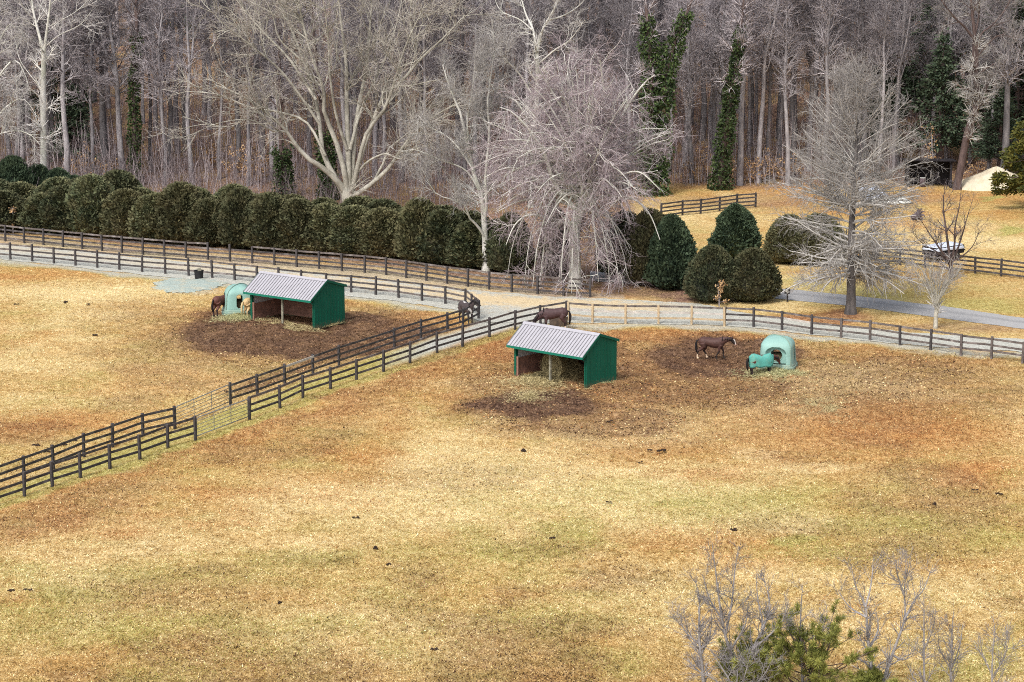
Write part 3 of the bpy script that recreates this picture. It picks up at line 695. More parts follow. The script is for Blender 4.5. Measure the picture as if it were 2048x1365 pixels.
# ------------------------------------------------------------------ the two open sheds
def shed(label, FL, FR, BR, group='green run-in sheds'):
    u = (FR - FL); L = u.length; u.normalize(); v = Vector((-u.y, u.x, 0)); tx = float(project(BR.x, BR.y, 0)[0]); Wd = 2.0
    for _ in range(40): q = FR + v * Wd; Wd += (tx - float(project(q.x, q.y, 0)[0])) * .01
    root = empty('open_shed', FL, math.atan2(u.y, u.x), label, 'shed', group)
    fe, pk, bk, py = 2.36, 3.24, 2.66, Wd * .41; kb = 1.18
    e = .05
    gable = [(0, -.05), (Wd, -.05), (Wd, bk - .06), (py, pk - .07), (0, fe - .06)]
    def inset(poly, top): return poly
    # outer green sheets with ribs
    def ribbed(name, poly, x0, x1, mat, axis):
        m = MB(); m.prismx(poly, x0, x1)
        n = int(Wd / .3)
        for k in range(1, n):
            y = Wd * k / n; zt = np.interp(y, [0, py, Wd], [fe, pk, bk]) - .1
            xo = x1 if axis > 0 else x0
            m.box((min(xo, xo + axis * .012), y - .02, 0.0), (max(xo, xo + axis * .012), y + .02, zt))
        return m.build(name, mat, root)
    s = ribbed('side_wall', gable, L - e, L, M['green'], 1)
    MB().prismx([(.03, kb), (Wd - e - .03, kb), (Wd - e - .03, bk - .16), (py, pk - .18), (.03, fe - .16)], L - e - .02, L - e - .002).build('inner_sheet', M['galv'], s)
    MB().prismx([(.03, .0), (Wd - e - .03, .0), (Wd - e - .03, kb), (.03, kb)], L - e - .05, L - e - .003).build('kick_boards', M['kick'], s)
    s = ribbed('side_wall', gable, 0, e, M['green'], -1)
    m = MB().prismx([(.22, kb), (Wd - e - .03, kb), (Wd - e - .03, bk - .16), (py, pk - .18), (.22, fe - .2)], e + .002, e + .02)
    for k in range(1, 14):
        y = .22 + (Wd - .3) * k / 14; m.box((e + .02, y - .02, kb + .02), (e + .032, y + .02, float(np.interp(y, [0, py, Wd], [fe, pk, bk])) - .24))
    m.build('inner_sheet', M['galv'], s)
    MB().prismx([(.22, .0), (Wd - e - .03, .0), (Wd - e - .03, kb), (.22, kb)], e + .003, e + .05).build('kick_boards', M['kick'], s)
    m = MB().box((e, Wd - e, -.05), (L - e, Wd, bk - .1))
    for k in range(1, int(L / .3)): m.box((L * k / int(L / .3) - .02, Wd, 0), (L * k / int(L / .3) + .02, Wd + .012, bk - .12))
    s = m.build('back_wall', M['green'], root)
    MB().box((e + .06, Wd - e - .02, kb + .33), (L - e - .06, Wd - e - .002, bk - .2)).build('inner_sheet', M['galv'], s)
    m = MB()
    for k in range(6): m.box((e + .06, Wd - e - .05 - .004 * (k % 2), .01 + k * .245), (L - e - .06, Wd - e - .003, .25 + k * .245))
    m.build('kick_boards', M['kick'], s)
    # posts, header, braces
    MB().box((.0, -.09, -.05), (.16, .06, fe - .13)).build('post', M['green'], root)
    MB().box((.165, -.05, -.05), (.27, .05, 1.3)).build('post', M['kick'], root)
    MB().box((L * .5 - .06, -.07, -.05), (L * .5 + .06, .05, fe - .27)).build('post', M['wood'], root)
    MB().box((L - .14, -.06, -.05), (L - .052, .03, fe - .27)).build('post', M['green'], root)
    MB().box((.16, -.06, fe - .22), (L - e - .002, .0, fe - .09)).build('header', M['trim'], root)
    for x, sgn in ((L * .5, -1), (L * .5, 1), (.16, 1), (L - .12, -1)):
        MB().bar((x + sgn * .06, -.01, fe - .62), (x + sgn * .46, -.01, fe - .28), .05, .07).build('brace', M['trim'], root)
    for k in range(1, 6):
        x = L * k / 6; MB().bar((x, .0, fe - .12), (x, py, pk - .16), .05, .12).build('rafter', M['kick'], root)
    # roof: two ribbed slopes with overhang
    ov, og = .46, .30
    sl = (pk - fe) / py
    f0, f1 = (-ov, fe - ov * sl + .02), (py, pk + .02)
    b1 = (Wd + .16, pk - (pk - bk) * (Wd + .16 - py) / (Wd - py) + .02)
    m = MB()
    def slab(a, b, x0, x1, th): m.prismx([(a[0], a[1] - th), (b[0], b[1] - th), (b[0], b[1]), (a[0], a[1])], x0, x1)
    slab(f0, f1, -og, L + .06, .035)
    n = int((L + og) / .25)
    rf = m.build('roof', M['roof'], root); rf['label'] = 'pale ribbed metal roof'
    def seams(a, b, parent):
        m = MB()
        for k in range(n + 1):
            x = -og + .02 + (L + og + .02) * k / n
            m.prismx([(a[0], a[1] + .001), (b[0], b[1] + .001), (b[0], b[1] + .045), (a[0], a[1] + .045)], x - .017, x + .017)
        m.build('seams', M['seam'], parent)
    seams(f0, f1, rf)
    m = MB(); slab((f1[0] + .001, f1[1]), b1, -og, L + .06, .035); rb = m.build('roof', M['roof'], root)
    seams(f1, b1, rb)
    MB().prismx([(py - .17, pk - .17 * sl + .06), (py, pk + .085), (py + .17, pk - .09 + .07), (py, pk + .05)], -og - .01, L + .07).build('ridge_cap', M['roof'], root)
    MB().box((-og, -ov - .03, f0[1] - .15), (L + .06, -ov - .003, f0[1] + .0)).build('fascia', M['trim'], root)
    for x in (-og - .03, L + .062):
        m = MB()
        m.prismx([(f0[0], f0[1] - .13), (f1[0], f1[1] - .13), (f1[0], f1[1] + .03), (f0[0], f0[1] + .03)], x, x + .028)
        m.prismx([(f1[0] + .001, f1[1] - .13), (b1[0], b1[1] - .13), (b1[0], b1[1] + .03), (f1[0] + .001, f1[1] + .03)], x, x + .028)
        m.build('rake_trim', M['green'], root)
    return root, u, v, L, Wd
s1 = shed('green open-fronted shed standing empty beside the pale green feeder', P(503, 641), P(629.6, 659.5), P(690, 641))
s2 = shed('green open-fronted shed with a big round bale of hay inside', P(1030, 753), P(1173, 778.5), P(1233, 763))

# hay in the near shed
u, v = s2[1], s2[2]; FL2 = P(1030, 753); FL1 = P(503, 641)
bc = FL2 + u * 2.25 + v * 1.55
g = np.random.default_rng(8); m = MB(); R0, Lb = .86, 1.35; rings = []
for k, (y, f) in enumerate(((-.5, .0), (-.5, .35), (-.5, .93), (-.45, 1.0), (.45, 1.0), (.5, .93), (.5, 0.02))):
    rings.append([(math.cos(a) * R0 * max(f, .01) * (1 + .03 * math.sin(5 * a + k)), y * Lb, R0 * .96 + math.sin(a) * R0 * max(f, .01) * .98) for a in [2 * PI * j / 32 for j in range(32)]])
m.loft(rings)
bale = empty('hay_bale', bc, math.atan2(u.y, u.x), 'large round hay bale standing on its side in the near green shed', 'hay bale')
t_ = NT('bale_hay'); p_ = t_.coord(); wv = t_.n('ShaderNodeTexWave', wave_type='RINGS', rings_direction='Y'); wv.inputs['Scale'].default_value = 2.6; wv.inputs['Distortion'].default_value = 3; wv.inputs['Detail'].default_value = 3; wv.inputs['Detail Scale'].default_value = 3
mp = t_.n('ShaderNodeMapping'); mp.inputs['Location'].default_value = (0, 0, -R0 * .96); t_.l(p_, mp.inputs[0]); t_.l(mp.outputs[0], wv.inputs[0])
f_ = t_.math('ADD', t_.math('MULTIPLY', wv.outputs[1], .45), t_.math('MULTIPLY', t_.noise(9, 5, .8, p_), .6))
t_.col(t_.ramp(f_, (.25, (.09, .075, .035)), (.5, (.27, .22, .11)), (.8, (.48, .41, .23)))); t_.bump(t_.noise(18, 4, .8, p_), .9, .06)
m.build('bale', t_.m, bale, True)
n = 2600; a = g.uniform(0, 2 * PI, n); y = g.uniform(-.5, .5, n) * Lb; fr = g.random(n) < .35; r = np.where(fr, R0 * np.sqrt(g.random(n)), R0)
pos = np.stack([np.cos(a) * r, np.where(fr, -.5 * Lb, y), R0 * .96 + np.sin(a) * r * .98], -1)
dirv = nrm(np.stack([-np.sin(a), g.normal(0, .4, n), np.cos(a)], -1) * g.choice([-1, 1], n)[:, None] + g.normal(size=(n, 3)) * .45)
V, Q = cards(g, pos, dirv, g.uniform(.12, .35, n), .012)
obj('loose_stalks', np_mesh('loose_stalks', V, Q, False, {'shade': np.repeat(g.uniform(0, 1, n), 4)}), M['hay_dark'], bale)
rzs = math.atan2(u.y, u.x)
straw('hay_heap', 'dark trampled hay heaped on the shed floor behind the bale', bc + u * 1.1 + v * .15, 1.9, 1.1, 5200, M['hay_dark'], 3, 1.25, (.15, .45), .018, rzs)
straw('hay_heap', 'pulled hay lying at the foot of the round bale', bc - v * 1.2 - u * .3, 1.5, .7, 3000, M['hay_dark'], 4, .45, (.15, .45), .018, rzs)
straw('hay_heap', 'bright yellow hay spilled in front of the near shed post', P(1072, 764), 2.3, 2.1, 3400, M['hay'], 5, .14, (.15, .5), .02)
straw('hay_heap', 'thin straw trodden into the dark mud in front of the near shed', P(1060, 793), 2.6, 4.2, 1800, M['hay'], 6, .05, (.12, .4), .018)
straw('hay_heap', 'straw lying along the open front of the empty shed', P(565, 653), 3.0, 1.4, 2200, M['hay'], 7, .06, (.12, .4), .018, rzs, .6)
straw('hay_heap', 'fresh green hay dropped round the foot of the left feeder', P(478, 636), 1.8, 1.9, 3600, M['hay_green'], 9, .22)
straw('hay_heap', 'fresh green hay spread round the foot of the right feeder', P(1552, 747), 2.3, 2.6, 5200, M['hay_green'], 10, .28)
straw('hay_heap', 'pale patch of old hay lying on the brown pasture', P(1640, 818), 2.6, 4.4, 3600, M['hay'], 11, .05, (.12, .4), .016)
straw('hay_heap', 'grass and straw along the foot of the near shed end wall', P(1205, 771.5), 1.55, .28, 800, M['hay_green'], 12, .12, (.1, .3), .015, math.atan2(v.y, v.x))
straw('hay_heap', 'straw along the foot of the empty shed end wall', P(661, 651), 1.6, .28, 700, M['hay'], 13, .08, (.1, .3), .015, math.atan2(v.y, v.x))

# ------------------------------------------------------------------ hay huts (moulded domes with feeding holes)
def hay_hut(label, loc, rz, sc=1.0):
    root = empty('hay_feeder', loc, rz, label, 'hay feeder', 'moulded plastic hay feeders')
    root.scale = (sc, sc, sc)
    NA, NZ = 208, 60
    aa = np.linspace(0, 2 * PI, 4001); ex = np.sign(np.cos(aa)) * np.abs(np.cos(aa)) ** .42; ey = np.sign(np.sin(aa)) * np.abs(np.sin(aa)) ** .42
    al = np.r_[0, np.cumsum(np.hypot(np.diff(ex), np.diff(ey)))]; ANG = np.interp(np.arange(NA) * al[-1] / NA, al, aa)
    def prof(t):          # half widths and height up the side
        z = .46 + 1.54 * math.sin(t * PI / 2) ** 1.0 if t < 1 else 2.0
        k = (z - .46) / 1.54
        wx = 1.02 - .10 * k if k < .62 else (1.02 - .062) * math.sqrt(max(0, 1 - ((k - .62) / .38) ** 2)) ** .82
        wy = (1.02 - .16 * k - .0 * k) if k < .30 else (1.02 - .048) * (max(0, 1 - ((k - .30) / .70) ** 3.0)) ** .5
        return wx, wy, z
    def pt(t, a, off=0.0):
        wx, wy, z = prof(t); c, s = math.cos(a), math.sin(a); e = .42
        x = math.copysign(abs(c) ** e, c) * (wx + off); y = math.copysign(abs(s) ** e, s) * (wy + off)
        return Vector((x, y, z))
    def arch(w, z):       # front recess
        return abs(w) < .60 and z < 1.16 + .40 * math.sqrt(max(0, 1 - (w / .60) ** 2)) - .1
    YR = .70
    V = []
    for i in range(NZ + 1):
        for j in range(NA):
            p = pt(min(i / NZ, .9999), ANG[j])
            if arch(p.x, p.z) and abs(p.y) > YR: p.y = math.copysign(YR, p.y)
            V.append(p)
    Fq = []
    for i in range(NZ):
        for j in range(NA):
            q = (i*NA+j, i*NA+(j+1) % NA, (i+1)*NA+(j+1) % NA, (i+1)*NA+j); c = (V[q[0]] + V[q[1]] + V[q[2]] + V[q[3]]) / 4
            front = abs(c.y) > .5 and abs(c.x) < .8 and ((c.x / .36) ** 2 + ((c.z - .96) / .36) ** 2 < 1)
            sz = max(0, abs(c.z - 1.0) - .26)
            side = abs(c.x) > .6 and ((c.y / .20) ** 2 + (sz / .20) ** 2 < 1)
            if not (front or side): Fq.append(q)
    me = bpy.data.meshes.new('shell'); me.from_pydata([tuple(p) for p in V], [], Fq); me.update()
    for f in me.polygons: f.use_smooth = True
    o = obj('shell', me, M['teal'], root); md = o.modifiers.new('thick', 'SOLIDIFY'); md.thickness = .045; md.offset = -1
    # grooved base
    m = MB(); rings = []
    for z, w in ((0, 1.13), (.10, 1.13), (.12, 1.09), (.20, 1.09), (.22, 1.12), (.30, 1.11), (.32, 1.07), (.40, 1.06), (.47, 1.03), (.47, .96), (0, 1.0)):
        rings.append([(math.copysign(abs(math.cos(a)) ** .42, math.cos(a)) * w, math.copysign(abs(math.sin(a)) ** .42, math.sin(a)) * w, z) for a in [2 * PI * j / 72 for j in range(72)]])
    k = 72; vs_ = [p for r in rings for p in r]; fs_ = [(i*k+j, i*k+(j+1) % k, (i+1)*k+(j+1) % k, (i+1)*k+j) for i in range(len(rings)-1) for j in range(k)]
    m.add(vs_, fs_); m.build('base', M['teal_base'], root, False)
    # flange where the two halves bolt together
    ts = np.linspace(0, .9999, 30); vs_, fs_ = [], []
    path = [pt(t, rad(135)) for t in ts] + [pt(t, rad(315)) for t in ts[::-1]]
    tg = Vector((1, 1, 0)).normalized() * .03
    for p in path:
        o_ = (p - Vector((0, 0, .9))).normalized() * .05
        vs_ += [p - o_ - tg, p + o_ - tg, p + o_ + tg, p - o_ + tg]
    m = MB()
    for i in range(len(path) - 1): fs_ += [(4*i+a, 4*i+(a+1) % 4, 4*i+4+(a+1) % 4, 4*i+4+a) for a in range(4)]
    m.add(vs_, fs_); m.build('flange', M['teal_base'], root)
    for sgn in (-1, 1):       # rim of each front hole
        MB().tube([(math.cos(a) * .37, sgn * YR, .96 + math.sin(a) * .37) for a in np.linspace(0, 2 * PI, 33)], .028, 6, False).build('rim', M['teal'], root, True)
    return root
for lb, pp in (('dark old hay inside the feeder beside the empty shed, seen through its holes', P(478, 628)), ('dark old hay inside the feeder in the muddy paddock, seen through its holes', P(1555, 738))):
    m = MB(); rings = []  # filler added inside each feeder so its holes stay dark
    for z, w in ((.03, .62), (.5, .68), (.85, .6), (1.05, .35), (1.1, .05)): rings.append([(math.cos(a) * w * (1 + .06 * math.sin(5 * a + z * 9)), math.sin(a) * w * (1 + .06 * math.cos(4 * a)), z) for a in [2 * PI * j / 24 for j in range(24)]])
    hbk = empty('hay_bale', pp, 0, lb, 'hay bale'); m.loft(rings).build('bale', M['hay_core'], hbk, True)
hut1 = hay_hut('pale green moulded hay feeder beside the empty green shed', P(478, 628), rad(100), 1.07)
hut2 = hay_hut('turquoise moulded hay feeder in the middle of the muddy paddock', P(1555, 738), rad(-14), 1.08)
# ------------------------------------------------------------------ horses
def ring(c, ax, ay, ra, rb, k=16):
    return [Vector(c) + Vector(ax) * (math.cos(2*PI*j/k) * ra) + Vector(ay) * (math.sin(2*PI*j/k) * rb) for j in range(k)]
def chain_loft(m, pts, rlat, rup, lat0=(0, 1, 0)):
    pts = [Vector(p) for p in pts]; rs = []
    for i, p in enumerate(pts):
        t = (pts[min(i+1, len(pts)-1)] - pts[max(i-1, 0)]).normalized()
        lat = Vector(lat0); lat = (lat - t * lat.dot(t)).normalized(); up = t.cross(lat)
        rs.append(ring(p, lat, up, rlat[i], rup[i]))
    m.loft(rs)
TORSO = [(-.93, 1.17, .05, .07), (-.88, 1.17, .17, .20), (-.74, 1.19, .27, .30), (-.55, 1.20, .30, .34), (-.3, 1.17, .29, .32), (-.05, 1.13, .30, .345), (.2, 1.10, .30, .37), (.42, 1.10, .28, .385), (.6, 1.13, .24, .36), (.74, 1.15, .17, .27), (.82, 1.15, .07, .13)]
def horse(label, loc, rz, coat, pose, sc=1.0, mane=None, extra=None):
    """pose: neck (list of 4 points from chest to poll), muzzle, ears; legs fl, fr, hl, hr as joint lists"""
    root = empty('horse', loc, rz, label, 'horse', 'horses of the paddocks'); root.scale = (sc,) * 3
    m = MB(); m.loft([ring((x, 0, z), (0, 1, 0), (0, 0, 1), ry, rz_) for x, z, ry, rz_ in TORSO])
    nk = [Vector(p) for p in pose['neck']]
    chain_loft(m, [(.38, 0, 1.15)] + nk, [.20, .18, .13, .105, .085], [.30, .30, .215, .165, .13])
    poll, muz = nk[-1], Vector(pose['muzzle']); hd = (muz - poll); hl = hd.length
    back = poll - hd.normalized() * .05
    lat = pose.get('lat', (0, 1, 0))
    chain_loft(m, [back, poll + hd * .15, poll + hd * .38, poll + hd * .62, poll + hd * .85, poll + hd * 1.0, poll + hd * 1.05], [.07, .098, .098, .078, .062, .062, .03], [.09, .135, .145, .105, .078, .075, .04], lat)
    Lv = Vector(lat).normalized(); fw = hd.normalized(); upv = fw.cross(Lv)
    if upv.z < 0 and abs(upv.z) > .2: upv = -upv
    upv = pose.get('earup') and Vector(pose['earup']) or upv
    for s in (-1, 1):
        b = poll + Lv * (s * .065) + upv * .05
        m.tube([b, b + upv * .09 + Lv * s * .015, b + upv * .19 + Lv * s * .01], [.042, .045, .008], 8)
    for nm, s in (('fl', 1), ('fr', -1)):
        j = pose.get(nm) or [(.56, 1.0), (.53, .80), (.55, .46), (.54, .28), (.555, .13), (.585, .05), (.60, 0)]
        m.tube([(x, s * (.13 if i == 0 else .15), z) for i, (x, z) in enumerate(j)], [.16, .105, .066, .047, .052, .062, .072], 12)
    for nm, s in (('hl', 1), ('hr', -1)):
        j = pose.get(nm) or [(-.62, 1.08), (-.50, .84), (-.62, .66), (-.76, .50), (-.735, .30), (-.725, .13), (-.69, .05), (-.67, 0)]
        m.tube([(x, s * (.13 if i == 0 else .16), z) for i, (x, z) in enumerate(j)], [.25, .175, .11, .072, .05, .055, .064, .074], 12)
    tmp = bpy.data.objects.new('tmp', m.mesh('tmp')); C.objects.link(tmp)
    md = tmp.modifiers.new('r', 'REMESH'); md.mode = 'VOXEL'; md.voxel_size = .022
    sm = tmp.modifiers.new('s', 'SMOOTH'); sm.iterations = 5; sm.factor = .5
    me = bpy.data.meshes.new_from_object(tmp.evaluated_get(bpy.context.evaluated_depsgraph_get())); bpy.data.objects.remove(tmp)
    me.name = 'body'; n = len(me.vertices); co = np.empty(n * 3, np.float32); me.vertices.foreach_get('co', co); co = co.reshape(-1, 3)
    colr = np.array([coat(Vector(c), poll, hd) for c in co], np.float32)
    at = me.attributes.new('col', 'FLOAT_COLOR', 'POINT'); at.data.foreach_set('color', np.hstack([colr, np.ones((n, 1), np.float32)]).ravel())
    me.polygons.foreach_set('use_smooth', np.ones(len(me.polygons), bool)); me.materials.clear()
    obj('body', me, M['coat'], root)
    mane = mane or M['hair_black']
    # mane along the crest, tail from the dock
    g = random.Random(len(label)); crest = [Vector((.45, 0, 1.49))] + nk
    m = MB()
    cr = resample([tuple(p) for p in crest], [1] * len(crest), 22)[0]
    for i in range(22):
        p = Vector(cr[i]); t = Vector(cr[min(i+1, 21)] - cr[max(i-1, 0)]).normalized(); up = Vector((0, 0, 1)) - t * t.z
        if up.length < .2: up = Vector((-1, 0, 0)) - t * -t.x
        up.normalize(); o = up * (.235 - .12 * i / 21) if i else up * .02
        for s in (-1, 1):
            b = p + o; d = Vector((0, s * .16, 0)) + t * g.uniform(-.02, .06)
            m.bar(b, b + d + Vector((0, 0, -.10 - g.uniform(0, .08))) - up * .02, .075, .03, t)
    b = poll + upv * .06; m.bar(b, b + hd * .25 + upv * .06, .07, .03, Lv)
    m.build('mane', mane, root)
    m = MB(); ts = pose.get('tail', [(-.90, 0, 1.30), (-1.02, .0, 1.22), (-1.08, .02, .95), (-1.05, .03, .65), (-1.02, .02, .38)])
    chain_loft(m, ts, [.04, .055, .085, .08, .03], [.04, .06, .09, .09, .03]); m.build('tail', mane, root, True)
    return root

def coat_fn(base, leg, belly=None, socks=(), blaze=False, patch=None, face=None, sock=(.62, .47, .33)):
    def f(c, poll, hd):
        b = base if c.z > .62 else (leg if c.z < .50 else tuple(leg[i] + (base[i] - leg[i]) * (c.z - .50) / .12 for i in range(3)))
        if c.z < .055 : b = (.03, .025, .02)
        for (sx, sy, h) in socks:
            if c.z < h and (c.x > 0) == (sx > 0) and (c.y > 0) == (sy > 0): b = sock
        t = (c - poll).dot(hd) / hd.dot(hd); perp = (c - poll - hd * t).length
        if -.1 < t < 1.2 and perp < .2 and c.z > .3 and (c.x > .7):
            b = face or tuple(x * .55 for x in base)
            if blaze and .1 < t:
                up = Vector((0, 0, 1)) - hd * (hd.z / hd.dot(hd)); q = c - poll - hd * t
                if q.dot(up.normalized()) > .035 and abs(c.y - poll.y - hd.y * t) < .065: b = (.78, .70, .64)
                if t > .85: b = (.55, .35, .30)
        if patch and patch(c): b = (.62, .60, .58)
        return b
    return f
BAY, DBAY = (.075, .036, .030), (.050, .030, .030)
graze = dict(neck=[(.62, 0, 1.18), (.95, 0, 1.10), (1.18, 0, .90), (1.33, 0, .70)], muzzle=(1.52, 0, .16), earup=(-.5, 0, .8))
level = dict(neck=[(.62, 0, 1.28), (.92, 0, 1.42), (1.14, 0, 1.46), (1.33, 0, 1.47)], muzzle=(1.63, 0, 1.04), earup=(.1, 0, 1))
# walking bay
pose = dict(level); pose.update(neck=[(.62, 0, 1.26), (.90, 0, 1.36), (1.12, 0, 1.40), (1.30, 0, 1.40)], muzzle=(1.55, 0, .98),
    fl=[(.56, 1.0), (.60, .80), (.74, .50), (.72, .30), (.76, .14), (.80, .06), (.83, .0)], fr=[(.56, 1.0), (.50, .80), (.44, .46), (.33, .28), (.28, .14), (.30, .06), (.33, .0)],
    hl=[(-.62, 1.08), (-.45, .84), (-.48, .66), (-.56, .48), (-.43, .30), (-.38, .14), (-.35, .06), (-.32, 0)], hr=[(-.62, 1.08), (-.55, .84), (-.74, .66), (-.94, .52), (-.95, .30), (-.97, .13), (-.93, .05), (-.90, 0)])
horse('dark bay horse with a white blaze walking across the mud between shed and feeder', P(1424, 717), rad(-8), coat_fn(BAY, (.02, .015, .014), socks=((-1, -1, .34), (-1, 1, .26)), blaze=True, face=(.025, .018, .017)), pose, .98).scale = (.98, 1.12, .93)
# grazing bay behind the near shed
horse('dark bay horse feeding behind the near shed, tail to the fence corner', P(1108, 661), rad(186), coat_fn((.068, .038, .040), (.025, .017, .018), socks=((-1, 1, .30), (1, 1, .12)), face=(.06, .035, .035)), dict(graze, neck=[(.62, 0, 1.16), (.93, 0, 1.02), (1.14, 0, .82), (1.28, 0, .66)], muzzle=(1.42, 0, .16)), 1.04)
# dark horse looking over the corner of the fence
horse('dark grey-brown horse with pale patches looking out over the fence corner', P(933, 646), rad(-60), coat_fn((.062, .048, .048), (.04, .03, .03), patch=lambda c: (c.z > .75 and c.x > .5 and math.sin(c.y * 14 + c.z * 9) > .55 and c.z < 1.25) or (abs(c.y) < .10 and c.z > 1.44 and -.35 < c.x < -.05), face=(.02, .018, .018)), dict(neck=[(.62, 0, 1.30), (.86, .02, 1.52), (1.00, .06, 1.68), (1.10, .10, 1.80)], muzzle=(1.42, .34, 1.42), earup=(.1, 0, 1)), .98)
# bay with its head in the left feeder
horse('reddish brown horse seen from behind with its head in the left feeder', P(443, 631), rad(60), coat_fn((.115, .045, .034), (.025, .016, .022), face=(.03, .02, .02)), dict(level, neck=[(.62, 0, 1.22), (.90, -.06, 1.26), (1.10, -.12, 1.26), (1.28, -.18, 1.22)], muzzle=(1.55, -.28, .95)), .96)
# palomino behind the shed post
horse('cream horse showing only its rump beside the front post of the empty shed', P(497, 637.5) + s1[2] * .75 - s1[1] * .25, math.atan2(s1[2].y, s1[2].x) - .06, coat_fn((.56, .39, .20), (.50, .36, .20), face=(.5, .35, .2)), dict(level, tail=[(-.90, .03, 1.30), (-1.0, .08, 1.20), (-1.04, .13, .92), (-1.03, .15, .60), (-1.0, .14, .30)]), .93, M['hair_cream'])
# rugged horse at the right feeder
hb = horse('brown horse in a turquoise rug with its head in the right feeder', P(1523, 751), rad(14), coat_fn((.09, .032, .026), (.022, .015, .016), face=(.085, .03, .027)), dict(neck=[(.62, 0, 1.24), (.88, .04, 1.24), (1.06, .08, 1.20), (1.20, .12, 1.14)], muzzle=(1.42, .20, .74), earup=(-.2, 0, 1)), .90)
st = [(-.97, 1.17, .10, .14)] + [(x, z, ry * 1.08 + .015, rz_ * 1.05 + .015) for x, z, ry, rz_ in TORSO[1:-1]] + [(.84, 1.14, .17, .26)]
Vb, nb = [], 25
for x, z, ry, rz_ in st:
    sk = .62 + .05 * math.sin(x * 9)
    for j in range(nb):
        a = (j / (nb - 1) - .5) * 2 ; s_ = 1 if a > 0 else -1; a = abs(a)
        if a < .62:
            th = a / .62 * rad(88); p = (x, s_ * ry * math.sin(th), z + rz_ * math.cos(th) + .05 * math.cos((x + .05) * 3.6 + PI) * math.cos(th))
        else:
            f = (a - .62) / .38; p = (x * (1 - .07 * f), s_ * (ry + .015 - .02 * f + .03 * f * math.sin(x * 13 + j)), z + rz_ * .03 + (sk - z) * f)
        Vb.append(p)
Qb = np.array([(i*nb+j, i*nb+j+1, (i+1)*nb+j+1, (i+1)*nb+j) for i in range(len(st)-1) for j in range(nb-1)])
o = obj('rug', np_mesh('rug', np.array(Vb), Qb, True), M['blanket'], hb); md = o.modifiers.new('t', 'SOLIDIFY'); md.thickness = .02; md.offset = 1
o['label'] = 'muddy turquoise horse rug'

# ------------------------------------------------------------------ small things
# water trough on the stone pad
r = empty('water_trough', P(398, 559), rad(8), 'small black water trough on the blue grey stone patch by the fence', 'trough')
m = MB(); rings = []
for z, w in ((0, .30), (.62, .36), (.66, .39), (.70, .39), (.70, .34), (.45, .32), (.44, .02)): rings.append([(math.cos(a) * w, math.sin(a) * w * 1.0, z) for a in [2 * PI * j / 20 for j in range(20)]])
m.loft(rings); m.build('tub', M['dark_in'], r)
MB().box((-.09, -.05, .58), (.18, .05, .86)).build('float_box', M['wood'], r)
# trough in front of the feeding bay, half behind the near shed roof
r = empty('feed_tub', P(1079, 664), 0, 'black feed tub under the muzzle of the horse behind the near shed', 'tub')
m = MB(); rings = []
for z, w in ((0, .34), (.38, .42), (.42, .45), (.42, .41), (.12, .34), (.11, .02)): rings.append([(math.cos(a) * w, math.sin(a) * w, z) for a in [2 * PI * j / 24 for j in range(24)]])
m.loft(rings); m.build('tub', M['dark_in'], r)
MB().tube([(math.cos(a) * .435, math.sin(a) * .435, .42) for a in np.linspace(0, 2 * PI, 25)], .02, 5, False).build('rim', M['white_sheet'], r)
r = empty('water_tank', P(1117, 651), 0, 'low brown water tank with a pale rim behind the feeding horse', 'tank')
m = MB(); rings = []
for z, w in ((0, .62), (.62, .66), (.66, .66), (.66, .60), (.3, .58), (.29, .02)): rings.append([(math.cos(a) * w, math.sin(a) * w * .8, z) for a in [2 * PI * j / 28 for j in range(28)]])
m.loft(rings); m.build('tank', M['tub'], r)
MB().tube([(math.cos(a) * .65, math.sin(a) * .52, .67) for a in np.linspace(0, 2 * PI, 33)], .022, 5, False).build('rim', M['white_sheet'], r)
# mailbox
mb = empty('mailbox', P(1574.5, 604), rad(-12), 'black mailbox with a pale number on a black post by the road', 'mailbox')
MB().box((-.055, -.055, -.1), (.055, .055, .66)).build('post', M['black_wood'], mb, False, .008)
sc_ = [(-.15, 0), (.15, 0), (.15, .22)] + [(.15 * math.cos(a), .22 + .13 * math.sin(a)) for a in np.linspace(.2, PI - .2, 7)] + [(-.15, .22)]
bx = MB().prism([(x * 1.25, z * 1.05 + .64) for x, z in sc_], -.28, .28).build('box', M['dark_in'], mb)
MB().prism([(x * 1.30, z * 1.08 + .635) for x, z in sc_], -.30, -.281).build('door', M['dark_in'], mb)
cu = bpy.data.curves.new('number', 'FONT'); cu.body = '45'; cu.size = .24; cu.align_x = 'CENTER'; cu.extrude = .003
tmp = bpy.data.objects.new('tmp', cu); C.objects.link(tmp)
me = bpy.data.meshes.new_from_object(tmp.evaluated_get(bpy.context.evaluated_depsgraph_get())); bpy.data.objects.remove(tmp)
o = obj('number', me, M['white_sheet'], mb, (0, -.305, .74)); o.rotation_euler = (PI / 2, 0, 0)
# trailer under a silver cover
tr = empty('farm_trailer', P(1886, 518), rad(38), 'low trailer under a silver cover on the lawn behind the road fence', 'trailer')
MB().box((-1.6, -.8, .45), (1.6, .8, .60)).build('bed', M['black_wood'], tr)
m = MB()
for y0 in (-.8, .76): m.box((-1.6, y0, .60), (1.6, y0 + .04, 1.12))
m.box((-1.6, -.76, .60), (-1.56, .76, 1.1)); m.build('side_boards', M['black_wood'], tr)
vs_, fs_ = [], []; g = random.Random(3)
for i in range(13):
    for j in range(9):
        x, y = -1.72 + 3.44 * i / 12, -.95 + 1.9 * j / 8; ed = max(abs(x) / 1.72, abs(y) / .95)
        vs_.append((x, y, 1.19 + .10 * math.sin(x * 2.1) * math.cos(y * 2) + g.uniform(-.02, .02) - (.34 if ed > .97 else 0)))
for i in range(12):
    for j in range(8): fs_.append((i*9+j, (i+1)*9+j, (i+1)*9+j+1, i*9+j+1))
